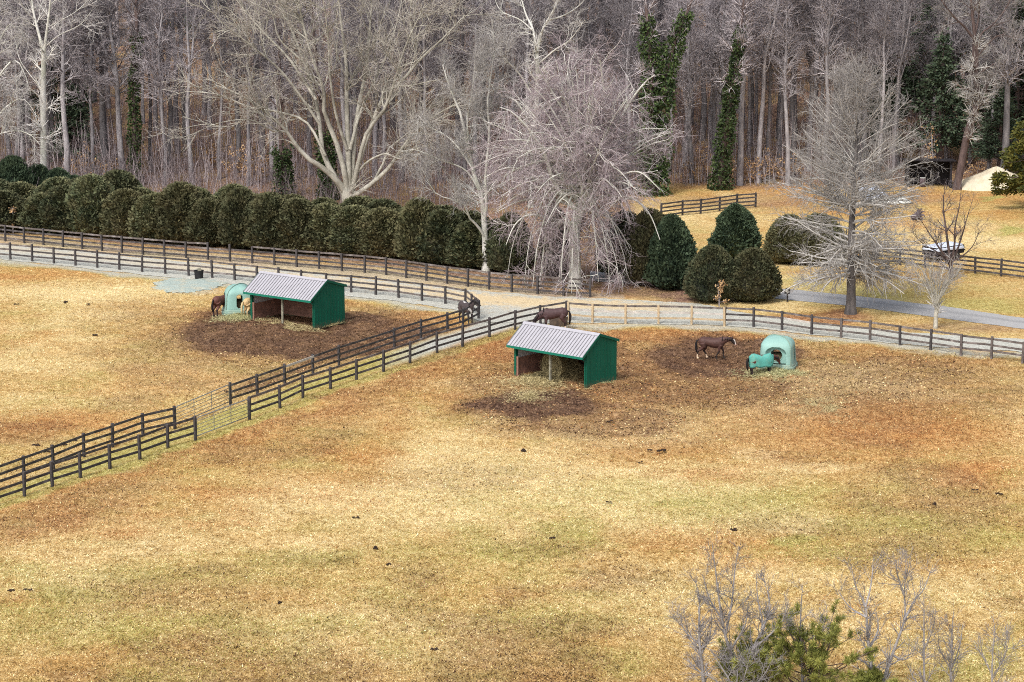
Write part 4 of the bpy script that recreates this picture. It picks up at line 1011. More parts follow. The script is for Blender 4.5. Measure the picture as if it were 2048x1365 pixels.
o = MB().add(vs_, fs_).build('cover', M['tarp'], tr, True); md = o.modifiers.new('t', 'SOLIDIFY'); md.thickness = .02
for x in (-.5, .5):
    for y in (-.92, .92):
        m = MB().tube([(x, y - .1, .36), (x, y + .1, .36)], .36, 18); w = m.build('wheel', M['dark_in'], tr)
        MB().tube([(x, y - .115, .36), (x, y + .115, .36)], .17, 12).build('rim', M['gate'], w)
MB().tube([(1.6, -.4, .5), (2.6, 0, .5), (1.6, .4, .5)], .05, 6).build('tongue', M['black_wood'], tr)
# sheeted pile by the wood
tp = empty('sheeted_pile', P(1768, 404), rad(18), 'pile under blue grey and white sheets at the edge of the wood', 'covered pile'); tp.scale = (1.25, 1.2, 1.25)
def drape(name, x0, x1, y0, y1, zf, mat, seed):
    g = random.Random(seed); vs_, fs_ = [], []
    for i in range(11):
        for j in range(9):
            x, y = x0 + (x1 - x0) * i / 10, y0 + (y1 - y0) * j / 8; e = i in (0, 10) or j in (0, 8)
            vs_.append((x + g.uniform(-.05, .05), y + g.uniform(-.05, .05), max(.03, (zf(i / 10, j / 8) + g.uniform(-.05, .05)) * (.25 if e else 1))))
    for i in range(10):
        for j in range(8): fs_.append((i*9+j, (i+1)*9+j, (i+1)*9+j+1, i*9+j+1))
    o = MB().add(vs_, fs_).build(name, mat, tp, True); md = o.modifiers.new('t', 'SOLIDIFY'); md.thickness = .03
drape('tarpaulin', -1.5, .6, -.4, 2.6, lambda a, b: .35 + .75 * b, M['tarp'], 1)
drape('white_sheet', -1.5, 1.6, -1.7, -.5, lambda a, b: .22 + .25 * b, M['white_sheet'], 2)
# black lean-to at the edge of the wood
D0 = 241.0; x0 = W(1858, 380, D0).x
ls = empty('lean_to', (x0, D0, tz(x0, D0) - .05), rad(-4), 'black open lean-to among the trees at the edge of the wood', 'shelter')
for x in (-1.75, 1.75):
    for y, z in ((0, 2.2), (2.4, 2.0)): MB().box((x - .08, y - .08, -.2), (x + .08, y + .08, z)).build('post', M['black_wood'], ls)
MB().prismx([(-.4, 2.22), (2.9, 1.98), (2.9, 2.08), (-.4, 2.32)], -2.1, 2.1).build('roof', M['black_wood'], ls)
MB().box((-1.75, 2.3, 0), (1.75, 2.36, 2.0)).build('back_wall', M['black_wood'], ls)
MB().box((-1.74, .1, 0), (-1.70, 2.28, 1.95)).build('side_wall', M['black_wood'], ls)
MB().box((1.70, .1, 0), (1.74, 2.28, 1.95)).build('side_wall', M['black_wood'], ls)
x1 = W(1852, 392, D0 - .2).x
ls.scale = (1.18, 1.1, 1.22)
br = empty('oil_barrel', (x1 - .2, D0 + .8, tz(x1, D0) ), 0, 'grey barrel with a pale lid standing in the black lean-to', 'barrel')
MB().tube([(0, 0, 0), (0, 0, .3), (0, 0, .6), (0, 0, .88)], [.29, .30, .29, .29], 20).build('drum', M['stump'], br, True)
MB().tube([(0, 0, .881), (0, 0, .90)], .30, 20).build('lid', M['white_sheet'], br)
# sand heap
sx = P(1996, 378); g = np.random.default_rng(4); nr, na = 22, 64; V = [(0, 0, 2.05)]
for i in range(1, nr + 1):
    for j in range(na):
        a = 2 * PI * j / na; f = i / nr; R_ = 3.55 * (1 + .12 * math.sin(2 * a + 1) + .06 * math.sin(5 * a))
        V.append((math.cos(a) * R_ * f * 1.15, math.sin(a) * R_ * f * .9, 2.05 * (1 - f) ** .92 + (.05 * math.sin(a * 9 + f * 11) + g.normal(0, .02)) * (1 - f) - .06 * (f == 1)))
Q = [np.array([(0, 1 + j, 1 + (j + 1) % na) for j in range(na)]), np.array([(1 + k * na + j, 1 + (k+1) * na + j, 1 + (k+1) * na + (j+1) % na, 1 + k * na + (j+1) % na) for k in range(nr - 1) for j in range(na)])]
tag(obj('sand_heap', np_mesh('sand_heap', np.array(V), Q, True), M['sand'], None, (sx.x, sx.y + 1.2, tz(sx.x, sx.y + 1.2))), 'big pale heap of sand at the edge of the wood beside the cedar', 'sand heap')
# uprooted stump on the lawn
st_ = empty('tree_stump', P(1832, 440), rad(30), 'small dark uprooted stump lying on the straw coloured lawn', 'stump')
m = MB().tube([(-.45, 0, .25), (0, 0, .33), (.3, 0, .42)], [.24, .27, .36], 12)
for k in range(8):
    a = 2 * PI * k / 8; m.tube([(.25, .2 * math.cos(a), .42 + .2 * math.sin(a)), (.45, .45 * math.cos(a), .45 + .42 * math.sin(a)), (.5, .75 * math.cos(a + .3), max(.05, .45 + .6 * math.sin(a + .3)))], [.13, .08, .03], 7)
m.build('root_plate', M['stump'], st_, True)
# fallen log
lg = empty('fallen_log', P(1803, 384), 0, 'pale fallen log leaning at the edge of the wood beside the lean-to', 'log')
MB().tube([(-1.5, .8, 1.1), (-.2, .2, .55), (1.3, -.5, .12)], [.13, .17, .2], 10).build('stem', M['fence_new'], lg, True)
# white dropped sack under the weeping tree
sk_ = empty('feed_sack', P(1076, 524), 0, 'pale object standing between the shrubs left of the weeping tree', 'sack')
m = MB(); rings = []
for z, w in ((0, .34), (.25, .40), (.6, .34), (.9, .22), (1.0, .06)): rings.append([(math.cos(a) * w * (1 + .1 * math.sin(3 * a)), math.sin(a) * w * .7, z) for a in [2 * PI * j / 16 for j in range(16)]])
m.loft(rings).build('sack', M['white_sheet'], sk_, True)
# dung piles in the pasture
g = random.Random(12); dm = []
for k in range(3):
    m = MB()
    for i in range(7):
        x, y, s = g.gauss(0, .13), g.gauss(0, .13), g.uniform(.06, .12)
        m.tube([(x, y, -.02), (x, y, s * .6), (x + .01, y, s * 1.1)], [s * 1.1, s, s * .3], 7)
    dm.append(m.mesh('dung_pile', True))
spots = [(22, 1183), (62, 1182), (558, 1208), (1104, 1078), (1113, 1124), (752, 1098), (776, 1131), (716, 1037), (1000, 1228), (870, 1302), (1946, 982), (1998, 990), (1470, 1062), (1214, 1006), (1048, 903), (1300, 902), (1277, 927), (1322, 903), (1128, 1098), (1216, 845), (130, 606), (175, 610), (98, 905), (128, 892), (72, 893), (150, 884), (452, 785), (190, 672), (32, 610), (1870, 1010)]
for i, (px, py) in enumerate(spots):
    p = P(px, py); o = obj('dung_pile', dm[i % 3], M['dung'] if not dm[i % 3].materials else None, None, (p.x, p.y, .05), g.uniform(0, 6)); s = g.uniform(.45, .85); o.scale = (s * 1.2, s, s * .7)
    where = 'straw field below the near shed' if py > 830 and px > 200 else 'upper left paddock'
    tag(o, ('small dark dung pile on the straw coloured pasture in front of the sheds' if py > 830 and px > 200 else 'small dark dung pile in the left paddock beyond the grass alley'), 'dung pile', 'dung piles in the front pasture' if py > 830 and px > 200 else 'dung piles in the left paddock')
# ------------------------------------------------------------------ hedge and shrubs
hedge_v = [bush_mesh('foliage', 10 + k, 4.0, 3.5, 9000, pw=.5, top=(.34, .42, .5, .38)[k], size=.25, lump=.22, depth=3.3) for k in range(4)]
stem_m = MB().tube([(0, 0, -.1), (0, 0, 1.2)], .09, 7).mesh('stem', True)
protos = {}
def shrub(kind, meshes, mat, px, py, h, w, label, group, seed, name='evergreen_shrub', cat='shrub', base=(4.0, 3.5)):
    g = random.Random(seed); k = g.randrange(len(meshes)); key = (kind, k)
    p = P(px, py)
    if key not in protos:
        r = empty(name, (0, 0, 0)); f = obj('foliage', meshes[k], mat, r); obj('stem', stem_m, M['bark_brown'] if not stem_m.materials else None, r); protos[key] = r
    else: r = copy_tree(protos[key])
    r.location = p; r.rotation_euler = (0, 0, g.uniform(0, 6.28)); r.scale = (w / base[1], w / base[1] * g.uniform(.9, 1.05), h / base[0])
    tag(r, label, cat, group); return r
front_base = [(x_, y_ + 15 * min(1, max(0, (900 - x_) / 400))) for x_, y_ in [(-60, 455), (60, 458), (150, 464), (260, 472), (340, 480), (440, 488), (560, 500), (660, 508), (780, 522), (880, 537), (960, 545), (1050, 552)]]
top_line = [(-60, 372), (60, 378), (150, 376), (200, 372), (290, 380), (360, 386), (470, 388), (560, 398), (650, 408), (800, 418), (900, 430), (1000, 446), (1050, 455)]
for i, px in enumerate(range(-40, 1050, 58)):
    g = random.Random(i); px2 = px + g.uniform(-10, 10); by = polyline_y(front_base, px2) - 4; ty = polyline_y(top_line, px2) + g.uniform(-16, 22)
    p = P(px2, by); sc = F / p.y; h = (by - ty) / sc + .12
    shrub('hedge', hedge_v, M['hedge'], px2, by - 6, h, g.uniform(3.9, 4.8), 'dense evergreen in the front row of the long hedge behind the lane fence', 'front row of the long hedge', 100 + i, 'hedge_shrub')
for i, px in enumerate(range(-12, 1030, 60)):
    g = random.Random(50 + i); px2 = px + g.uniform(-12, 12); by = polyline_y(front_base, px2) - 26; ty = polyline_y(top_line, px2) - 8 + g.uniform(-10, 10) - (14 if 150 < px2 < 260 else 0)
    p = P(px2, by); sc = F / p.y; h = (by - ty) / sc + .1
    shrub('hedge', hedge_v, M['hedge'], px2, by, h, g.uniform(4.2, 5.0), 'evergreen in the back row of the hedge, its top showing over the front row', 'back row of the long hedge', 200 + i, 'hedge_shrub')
holly_v = [bush_mesh('foliage', 30 + k, 3.5, 4.0, 6500, pw=.5, top=.5, size=.26, lump=.2) for k in range(2)]
for i, (px, by, h, w) in enumerate(((-30, 425, 4.6, 4.4), (30, 424, 4.9, 3.8), (78, 420, 4.0, 3.4), (118, 421, 3.7, 3.2), (150, 424, 3.2, 3.0))):
    shrub('holly', holly_v, M['holly'], px, by, h, w, 'dark blue-green rounded shrub rising behind the left end of the hedge', 'dark shrubs at the left end', 300 + i, 'evergreen_shrub', 'shrub', (3.5, 4.0))
cone_v = [bush_mesh('foliage', 40, 4.0, 3.5, 8500, pw=.62, top=.58, size=.22, lump=.13)]
dome_v = [bush_mesh('foliage', 41 + k, 4.0, 4.4, 9500, pw=.52, top=.50, size=.22, lump=.13) for k in range(2)]
def one(v, px, by, ty, wpx, label, seed, group='round evergreens by the road', base=(4.0, 4.4), mat='holly', kind='dome'):
    p = P(px, by); sc = F / p.y
    return shrub(kind, v, M[mat], px, by - 5, (by - ty) / sc + .05, wpx * 1.12 / sc, label, group, seed, base=base)
one(cone_v, 1470, 521, 415, 92, 'dark conical evergreen standing alone on the lawn below the short fence', 1, base=(4.0, 3.5), kind='cone')
one(dome_v, 1505, 607, 503, 104, 'domed dark evergreen at the right end of the cluster, touching the road edge', 2, mat='hedge')
one(dome_v, 1424, 608, 497, 104, 'domed dark evergreen with a tuft of brown leaves in the middle of the cluster', 3, mat='hedge')
one(cone_v, 1342, 583, 436, 100, 'tall dark evergreen at the left of the cluster under the weeping branches', 4, base=(4.0, 3.5), kind='cone')
one(dome_v, 1300, 575, 425, 100, 'dark evergreen half hidden behind the right side of the weeping tree', 5, mat='hedge')
one(dome_v, 1250, 560, 430, 100, 'dark evergreen right behind the trunk of the weeping tree', 6, mat='hedge')
one(dome_v, 1110, 556, 420, 66, 'dark evergreen behind the left side of the weeping tree', 7, mat='hedge')
one(dome_v, 1022, 552, 432, 88, 'dark evergreen between the white-barked tree and the weeping tree', 8, mat='hedge')
one(dome_v, 1578, 531, 436, 96, 'left of two merged grey-green evergreens behind the wide bare oak', 9, mat='hedge')
one(dome_v, 1636, 533, 434, 104, 'right of two merged grey-green evergreens behind the wide bare oak', 10, mat='hedge')
# bits of brown oak leaves caught in the shrubs
def leafy(label, base, h, n, spread, seed, group=None, nst=4, leaf=.16, name='leafy_sapling', cat='sapling', lean=.25):
    g = np.random.default_rng(seed); root = empty(name, base, 0, label, cat, group)
    limbs = []
    for k in range(nst):
        a = g.uniform(0, 2 * PI); e = g.uniform(.3, 1) * spread
        limbs.append(([(0, 0, -.1), (math.cos(a) * e * .25, math.sin(a) * e * .25, h * .4), (math.cos(a) * e * .6, math.sin(a) * e * .6, h * g.uniform(.75, 1))], [.035, .024, .01]))
    A = [resample(p, r, 8) for p, r in limbs]; Pp = np.stack([a[0] for a in A]); R = np.stack([a[1] for a in A])
    q1 = grow(g, Pp, R, 9 * nst, (.2, 1), (40, 80), (.5 * spread, 1.0 * spread), 4, .05, .15, .7, .008); q2 = grow(g, *q1, 30 * nst, (.2, 1), (30, 70), (.2 * spread, .5 * spread), 3, 0, .2, .7, .006)
    obj('stems', tubes_mesh('stems', [(Pp, R, 5), (*q1, 4), (*q2, 3)], g), M['twig_forest'], root)
    i = g.integers(0, len(q2[0]), n); f = g.uniform(0, 1, n)[:, None]; pos = q2[0][i, 0] * (1 - f) + q2[0][i, -1] * f
    V, Q = cards(g, pos + g.normal(0, .05, (n, 3)), nrm(g.normal(size=(n, 3)) + (0, 0, -.4)), g.uniform(.7, 1.3, n) * leaf, leaf * .38)
    obj('leaves', np_mesh('leaves', V, Q, False, {'shade': np.repeat(g.uniform(0, 1, n), 4)}), M['orange_leaf'], root)
    return root
b = P(1437, 611); leafy('tuft of brown oak leaves growing out of the front of the domed evergreen', (b.x, b.y - .6, 0), 2.0, 260, .6, 3, nst=2, leaf=.13)
b = P(482, 493); leafy('tuft of reddish brown leaves between two shrubs of the long hedge', (b.x, b.y - .3, 0), 1.5, 200, .5, 4, nst=2, leaf=.13)
b = P(28, 466); leafy('reddish leafed sprig at the left end of the hedge', (b.x, b.y - .4, 0), 2.6, 160, .5, 5, nst=2, leaf=.13)

# ------------------------------------------------------------------ the big trees
def limb(px, D, dep, r0, r1, base):
    n = len(px); out = []
    for i, (x, y) in enumerate(px):
        f = i / (n - 1); w = W(x, y, D + dep * f ** 1.2); out.append(tuple(w - base))
    return out, list(np.linspace(r0, r1, n))
def hero(name, label, base_px, D, limbs, levels, bark, twig, seed, cat='tree', ntrunk=1, group=None, klimb=14, extra=None, thin=.8):
    b = W(*base_px, D); zb = tz(b.x, D); base = Vector((b.x, D, zb))
    L = []
    for k_, (px, dep, r0, r1) in enumerate(limbs): L.append(limb(px, D, dep, r0 * (1 if k_ == 0 else thin), r1 * (1 if k_ == 0 else thin), base))
    L[0][0].insert(0, (L[0][0][0][0], L[0][0][0][1], -.2)); L[0][1].insert(0, L[0][1][0] * 1.35)
    if extra: L += extra(base)
    return tree(name, label, cat, base, L, levels, M[bark], M[twig], seed, group, ntrunk, klimb=klimb)

Db = P(700, 428).y
hero('spreading_tree', 'huge bare pale tree fanning out from a short trunk behind the long hedge', (700, 428), Db, [
    ([(702, 424), (700, 408), (697, 395), (697, 380)], 0, .78, .62),
    ([(697, 384), (698, 361), (696, 300), (694, 246), (693, 180), (692, 123), (684, 60), (676, -10), (670, -80)], 1, .40, .05),
    ([(700, 392), (712, 390), (745, 367), (778, 336), (815, 283), (856, 242), (900, 215), (935, 200)], -4, .36, .05),
    ([(694, 392), (680, 369), (651, 340), (614, 316), (589, 287), (573, 262), (532, 225), (480, 190), (430, 170)], -3, .40, .05),
    ([(690, 392), (673, 361), (647, 312), (643, 283), (637, 230), (626, 180), (594, 86), (573, 37), (550, -30)], 3, .38, .06),
    ([(695, 390), (690, 350), (673, 287), (647, 220), (647, 176), (625, 120), (600, 20), (590, -60)], -2, .36, .06),
    ([(700, 390), (704, 353), (712, 246), (729, 156), (735, 100), (742, 30), (745, -50)], 3, .34, .06),
    ([(703, 390), (717, 328), (745, 246), (766, 197), (803, 164), (840, 119), (885, 78), (930, 30)], 2, .34, .05),
    ([(702, 392), (712, 350), (733, 267), (770, 217), (790, 160), (812, 90), (850, 10)], -4, .30, .05),
    ([(651, 312), (614, 246), (560, 225), (500, 215), (440, 190), (395, 185)], 4, .17, .03),
    ([(640, 250), (606, 200), (560, 140), (500, 90), (450, 50), (420, 20)], -4, .18, .03),
    ([(632, 200), (580, 120), (532, 70), (480, 10), (455, -30)], 5, .18, .03),
    ([(694, 300), (672, 230), (660, 150), (655, 60), (640, -40)], -5, .20, .04),
    ([(700, 300), (722, 220), (760, 140), (790, 60), (810, -30)], 5, .20, .04),
    ([(745, 367), (770, 320), (775, 300), (820, 262), (870, 200), (900, 150)], 4, .16, .03),
    ([(704, 361), (733, 326), (770, 308), (800, 318), (845, 305)], -5, .16, .03),
    ([(573, 262), (545, 262), (500, 240), (440, 246), (400, 262)], -5, .13, .02),
    ([(626, 180), (610, 130), (560, 80), (545, 30), (520, -20)], 0, .16, .03)],
    [dict(N=210, t=(.36, 1), ang=(20, 58), L=(2.4, 6.0), npts=7, up=.02, wob=.17, rr=.55, rmin=.040, rmax=.075, taper=.4),
     dict(N=1700, t=(.1, 1), ang=(20, 62), L=(1.2, 3.2), npts=6, up=.03, wob=.18, rr=.6, rmin=.0235),
     dict(N=7500, t=(.1, 1), ang=(20, 62), L=(.5, 1.5), npts=4, up=.03, wob=.2, rr=.6, rmin=.0125),
     dict(N=7000, t=(.1, 1), ang=(20, 60), L=(.25, .7), npts=3, up=.04, wob=.2, rr=.6, rmin=.009)], 'bark_beech', 'twig_beech', 3, ntrunk=2)

Dw = P(971, 545).y
hero('white_barked_tree', 'slender white-barked tree with low side arm in front of the hedge by the lane fence', (971, 545), Dw, [
    ([(972, 541), (971, 510), (969, 451), (963, 394), (948, 349), (934, 287), (922, 230), (901, 180), (885, 130)], 1, .30, .03),
    ([(968, 472), (955, 452), (938, 435), (930, 412), (905, 400), (870, 385), (840, 330)], -2, .15, .02),
    ([(969, 440), (973, 410), (971, 349), (979, 267), (975, 210), (982, 150), (990, 90)], -1.5, .18, .03),
    ([(946, 340), (920, 300), (890, 270), (860, 255), (835, 230)], 2, .10, .02), ([(971, 340), (990, 290), (1010, 240), (1015, 190)], 2, .10, .02),
    ([(938, 300), (935, 240), (945, 180), (950, 120)], -2, .10, .02), ([(958, 380), (930, 340), (880, 320), (830, 300), (800, 305)], -2, .10, .02)],
    [dict(N=60, t=(.25, 1), ang=(25, 65), L=(1.6, 3.6), npts=6, up=.02, wob=.15, rr=.5, rmin=.022),
     dict(N=900, t=(.12, 1), ang=(25, 65), L=(.8, 2.0), npts=5, up=.01, wob=.17, rr=.6, rmin=.014),
     dict(N=7000, t=(.1, 1), ang=(25, 60), L=(.4, 1.0), npts=4, up=.02, wob=.18, rr=.6, rmin=.009)], 'bark_pale', 'twig_pale', 5)

def skirt(base):
    g = np.random.default_rng(9); out = []
    for k in range(22):
        a = 2 * PI * k / 22 + g.uniform(-.2, .2); z0 = g.uniform(4.2, 8.5); R_ = g.uniform(2.5, 5.5)
        if math.sin(a) < -.2: R_ *= .75
        c, s = math.cos(a), math.sin(a)
        out.append(([(0, 0, z0), (c * R_ * .35, s * R_ * .35, z0 + .5), (c * R_ * .7, s * R_ * .7, z0 - .6), (c * R_, s * R_, z0 * .5), (c * R_ * 1.12, s * R_ * 1.12, g.uniform(.3, 1.6))], [.10, .085, .06, .035, .015]))
    for k in range(70):
        a = 2 * PI * (k * .618) + g.uniform(-.2, .2); el = rad(g.uniform(-42, 84)); R1, R2 = g.uniform(6.0, 7.6), g.uniform(6.8, 8.2)
        e = np.array([math.cos(a) * math.cos(el) * R1, math.sin(a) * math.cos(el) * R1, 9.4 + math.sin(el) * R2]); s0 = np.array([.6, 0, g.uniform(5.6, 9.4)])
        m1 = s0 + (e - s0) * .35 + (0, 0, 1.0); m2 = s0 + (e - s0) * .7 + (0, 0, .9)
        out.append(([tuple(s0), tuple(m1), tuple(m2), tuple(e)], [.12, .085, .05, .018]))
    return out
Dc = P(1150, 577).y
hero('weeping_tree', 'big bare weeping tree with a dome of pinkish drooping twigs beside the lane', (1150, 577), Dc, [
    ([(1150, 572), (1150, 545), (1149, 500), (1150, 454), (1160, 425), (1177, 398)], 0, .52, .34),
    ([(1176, 402), (1182, 341), (1168, 313), (1145, 254), (1140, 200), (1135, 150), (1140, 110)], 1, .34, .05),
    ([(1182, 345), (1195, 304), (1222, 268), (1245, 230), (1263, 200), (1290, 165), (1310, 150)], -1, .24, .04),
    ([(1160, 428), (1110, 370), (1091, 309), (1070, 275), (1054, 254), (1025, 225), (1000, 215)], -2, .26, .04),
    ([(1160, 428), (1120, 390), (1077, 363), (1032, 336), (1000, 340), (970, 355)], 2, .22, .03),
    ([(1178, 395), (1210, 300), (1212, 230), (1205, 160), (1200, 120)], -3, .20, .04),
    ([(1150, 260), (1120, 210), (1090, 160), (1070, 125)], -2, .16, .03), ([(1182, 350), (1230, 320), (1270, 290), (1310, 270), (1335, 262)], 2, .18, .03),
    ([(1176, 405), (1220, 390), (1270, 400), (1300, 430), (1320, 480)], -2, .18, .03), ([(1152, 455), (1110, 440), (1060, 430), (1030, 450), (1012, 490)], -2, .18, .03),
    ([(1158, 430), (1165, 380), (1150, 330), (1120, 270), (1085, 215)], -4, .2, .03), ([(1178, 398), (1200, 360), (1240, 350), (1280, 345), (1320, 380)], -4, .18, .03),
    ([(1176, 400), (1185, 350), (1190, 280), (1180, 220), (1190, 170)], -4, .2, .03)],
    [dict(N=560, t=(.2, 1), ang=(25, 75), L=(1.3, 3.0), npts=7, up=-.06, wob=.19, rr=.5, rmin=.030, rmax=.05, taper=.4),
     dict(N=4200, t=(.1, 1), ang=(25, 68), L=(.9, 2.2), npts=6, up=-.05, wob=.18, rr=.6, rmin=.018),
     dict(N=18000, t=(.1, 1), ang=(25, 60), L=(.45, 1.2), npts=4, up=-.07, wob=.18, rr=.6, rmin=.0105),
     dict(N=17000, t=(.1, 1), ang=(25, 60), L=(.25, .6), npts=3, up=-.06, wob=.2, rr=.6, rmin=.0085)], 'bark_pale', 'twig_pink', 7, ntrunk=1, extra=skirt)

Do = P(1701, 628).y; ho = 16.6
b = P(1701, 628)
tree('oak_tree', 'wide bare oak with a straight dark trunk and drooping low branches beside the road', 'tree', b,
    [([(0, 0, -.2), (.02, 0, .5), (.0, 0, 2.5), (-.08, 0, 6), (.05, 0, 10), (.1, 0, 13.5), (.05, 0, ho)], [.52, .37, .30, .24, .16, .08, .02])],
    [dict(N=165, t=(.17, .97), ang=lambda t, g: 98 - 62 * t + g.uniform(-12, 12, len(t)), L=lambda t, g: np.where(t < .62, 4.6 + 1.2 * t, 5.4 * np.sqrt(np.clip((1.03 - t) / .41, 0.03, 1))) * g.uniform(.7, 1.08, len(t)), npts=8, up=lambda t, g: -.075 + .15 * t, wob=.08, rr=.36, rmin=.022, rmax=.10, lt=.15),
     dict(N=2200, t=(.1, 1), ang=(25, 60), L=(.8, 2.0), npts=5, up=.0, wob=.14, rr=.55, rmin=.0135),
     dict(N=12000, t=(.1, 1), ang=(25, 60), L=(.4, 1.0), npts=4, up=.0, wob=.15, rr=.6, rmin=.0095),
     dict(N=10000, t=(.1, 1), ang=(25, 60), L=(.2, .55), npts=3, up=.0, wob=.2, rr=.6, rmin=.0075)], M['bark_oak'], M['twig_grey'], 11, ntrunk=0, klimb=18)
b = P(1871, 657); g = np.random.default_rng(2)
lim = [([(0, 0, -.1), (0, 0, .8), (.03, 0, 1.5)], [.17, .14, .12])]
for k in range(11):
    a = 2 * PI * k / 11; e = g.uniform(.5, 1.0)
    lim.append(([(0, 0, 1.2 + .04 * k), (math.cos(a) * .5 * e, math.sin(a) * .5 * e, 2.3), (math.cos(a) * 1.3 * e, math.sin(a) * 1.3 * e, 3.5), (math.cos(a) * 2.0 * e, math.sin(a) * 2.0 * e, 4.7 - .7 * e)], [.06, .05, .035, .012]))
tree('young_tree', 'small bare pale vase-shaped tree between the road and the gravel lane', 'tree', b, lim,
    [dict(N=80, t=(.2, 1), ang=(20, 50), L=(.7, 1.6), npts=5, up=.05, wob=.12, rr=.55, rmin=.013), dict(N=500, t=(.1, 1), ang=(20, 55), L=(.35, .9), npts=4, up=.03, wob=.14, rr=.6, rmin=.0085), dict(N=900, t=(.1, 1), ang=(20, 55), L=(.2, .5), npts=3, up=.02, wob=.2, rr=.6, rmin=.0075)], M['bark_beech'], M['twig_grey'], 13)
b = P(1902, 556)
tree('young_tree', 'bare brown many-stemmed tree in front of the covered trailer', 'tree', b,
    [([(0, 0, -.1), (0, 0, .8), (-.05, 0, 1.6)], [.20, .16, .14]), ([(-.05, 0, 1.2), (-.3, .1, 2.6), (-.55, 0, 4.0), (-.75, .2, 5.6), (-.65, .3, 7.4)], [.12, .10, .08, .05, .015]), ([(0, 0, 1.3), (.15, -.2, 2.6), (.1, -.4, 4.0), (.35, -.5, 5.6), (.45, -.6, 6.9)], [.09, .08, .06, .035, .012]),
     ([(0, 0, 1.2), (.5, .2, 2.3), (.85, .2, 3.6), (1.2, .2, 5.0), (1.5, .2, 6.0)], [.09, .075, .055, .03, .01]), ([(0, 0, 1.1), (-.9, -.2, 2.2), (-1.6, -.3, 3.2), (-2.3, -.3, 4.2), (-2.7, -.3, 4.9)], [.09, .075, .05, .03, .01]), ([(0, 0, 1.0), (-1.0, .4, 1.9), (-2.2, .5, 2.6), (-3.0, .5, 3.4)], [.07, .055, .03, .01]),
     ([(0, 0, 1.2), (1.1, -.2, 2.0), (1.7, -.2, 2.8), (2.1, -.2, 4.0)], [.06, .05, .03, .01])],
    [dict(N=55, t=(.25, 1), ang=(20, 55), L=(.9, 2.0), npts=5, up=.06, wob=.12, rr=.5, rmin=.015), dict(N=420, t=(.1, 1), ang=(20, 55), L=(.4, 1.1), npts=4, up=.04, wob=.15, rr=.6, rmin=.009), dict(N=1100, t=(.1, 1), ang=(20, 55), L=(.2, .55), npts=3, up=.02, wob=.2, rr=.6, rmin=.0075)], M['bark_brown'], M['twig_forest'], 14)
hero('forked_tree', 'pale forked tree at the far left rising behind the dark shrubs', (88, 402), 229, [
    ([(89, 398), (87, 340), (87, 260), (86, 180), (88, 105)], 0, .34, .24), ([(88, 108), (78, 70), (68, 30), (62, -10), (52, -60)], 2, .20, .06), ([(88, 106), (94, 60), (100, 10), (104, -50)], -1, .20, .06),
    ([(92, 70), (118, 44), (150, 25), (178, 0), (200, -20)], 2, .07, .02), ([(88, 96), (120, 70), (160, 50), (185, 20)], -2, .07, .02), ([(86, 180), (60, 150), (40, 120), (30, 80)], 2, .07, .02), ([(70, 40), (50, 20), (30, -20)], -2, .08, .02), ([(86, 200), (50, 170), (20, 160), (-10, 175)], -3, .06, .02)],
    [dict(N=46, t=(.3, 1), ang=(25, 65), L=(1.6, 3.6), npts=6, up=.0, wob=.13, rr=.4, rmin=.02), dict(N=420, t=(.12, 1), ang=(25, 60), L=(.8, 1.8), npts=5, up=.0, wob=.15, rr=.6, rmin=.012), dict(N=2600, t=(.1, 1), ang=(25, 60), L=(.4, 1.0), npts=4, up=0, wob=.18, rr=.6, rmin=.009)], 'bark_pale', 'twig_pale', 15)
hero('arching_tree', 'pale arching tree leaning in from the left edge', (-46, 420), 224, [
    ([(-46, 416), (-44, 340), (-40, 260), (-36, 180), (-30, 90)], 0, .36, .10), ([(-42, 300), (-10, 240), (25, 205), (50, 200), (75, 235)], -2, .14, .02), ([(-40, 220), (0, 150), (30, 120), (50, 150), (62, 190)], 0, .13, .02), ([(-44, 330), (-10, 275), (30, 262), (60, 270), (80, 290)], -3, .12, .02), ([(-36, 160), (0, 80), (20, 50), (40, 60)], 1, .12, .02), ([(-34, 120), (-10, 40), (0, -20)], 1, .12, .02)],
    [dict(N=60, t=(.2, 1), ang=(25, 60), L=(1.4, 3.2), npts=6, up=-.04, wob=.14, rr=.5, rmin=.02), dict(N=600, t=(.12, 1), ang=(25, 60), L=(.8, 1.7), npts=5, up=-.05, wob=.15, rr=.6, rmin=.012), dict(N=3600, t=(.1, 1), ang=(25, 60), L=(.4, .9), npts=4, up=-.05, wob=.18, rr=.6, rmin=.009)], 'bark_pale', 'twig_pale', 16)
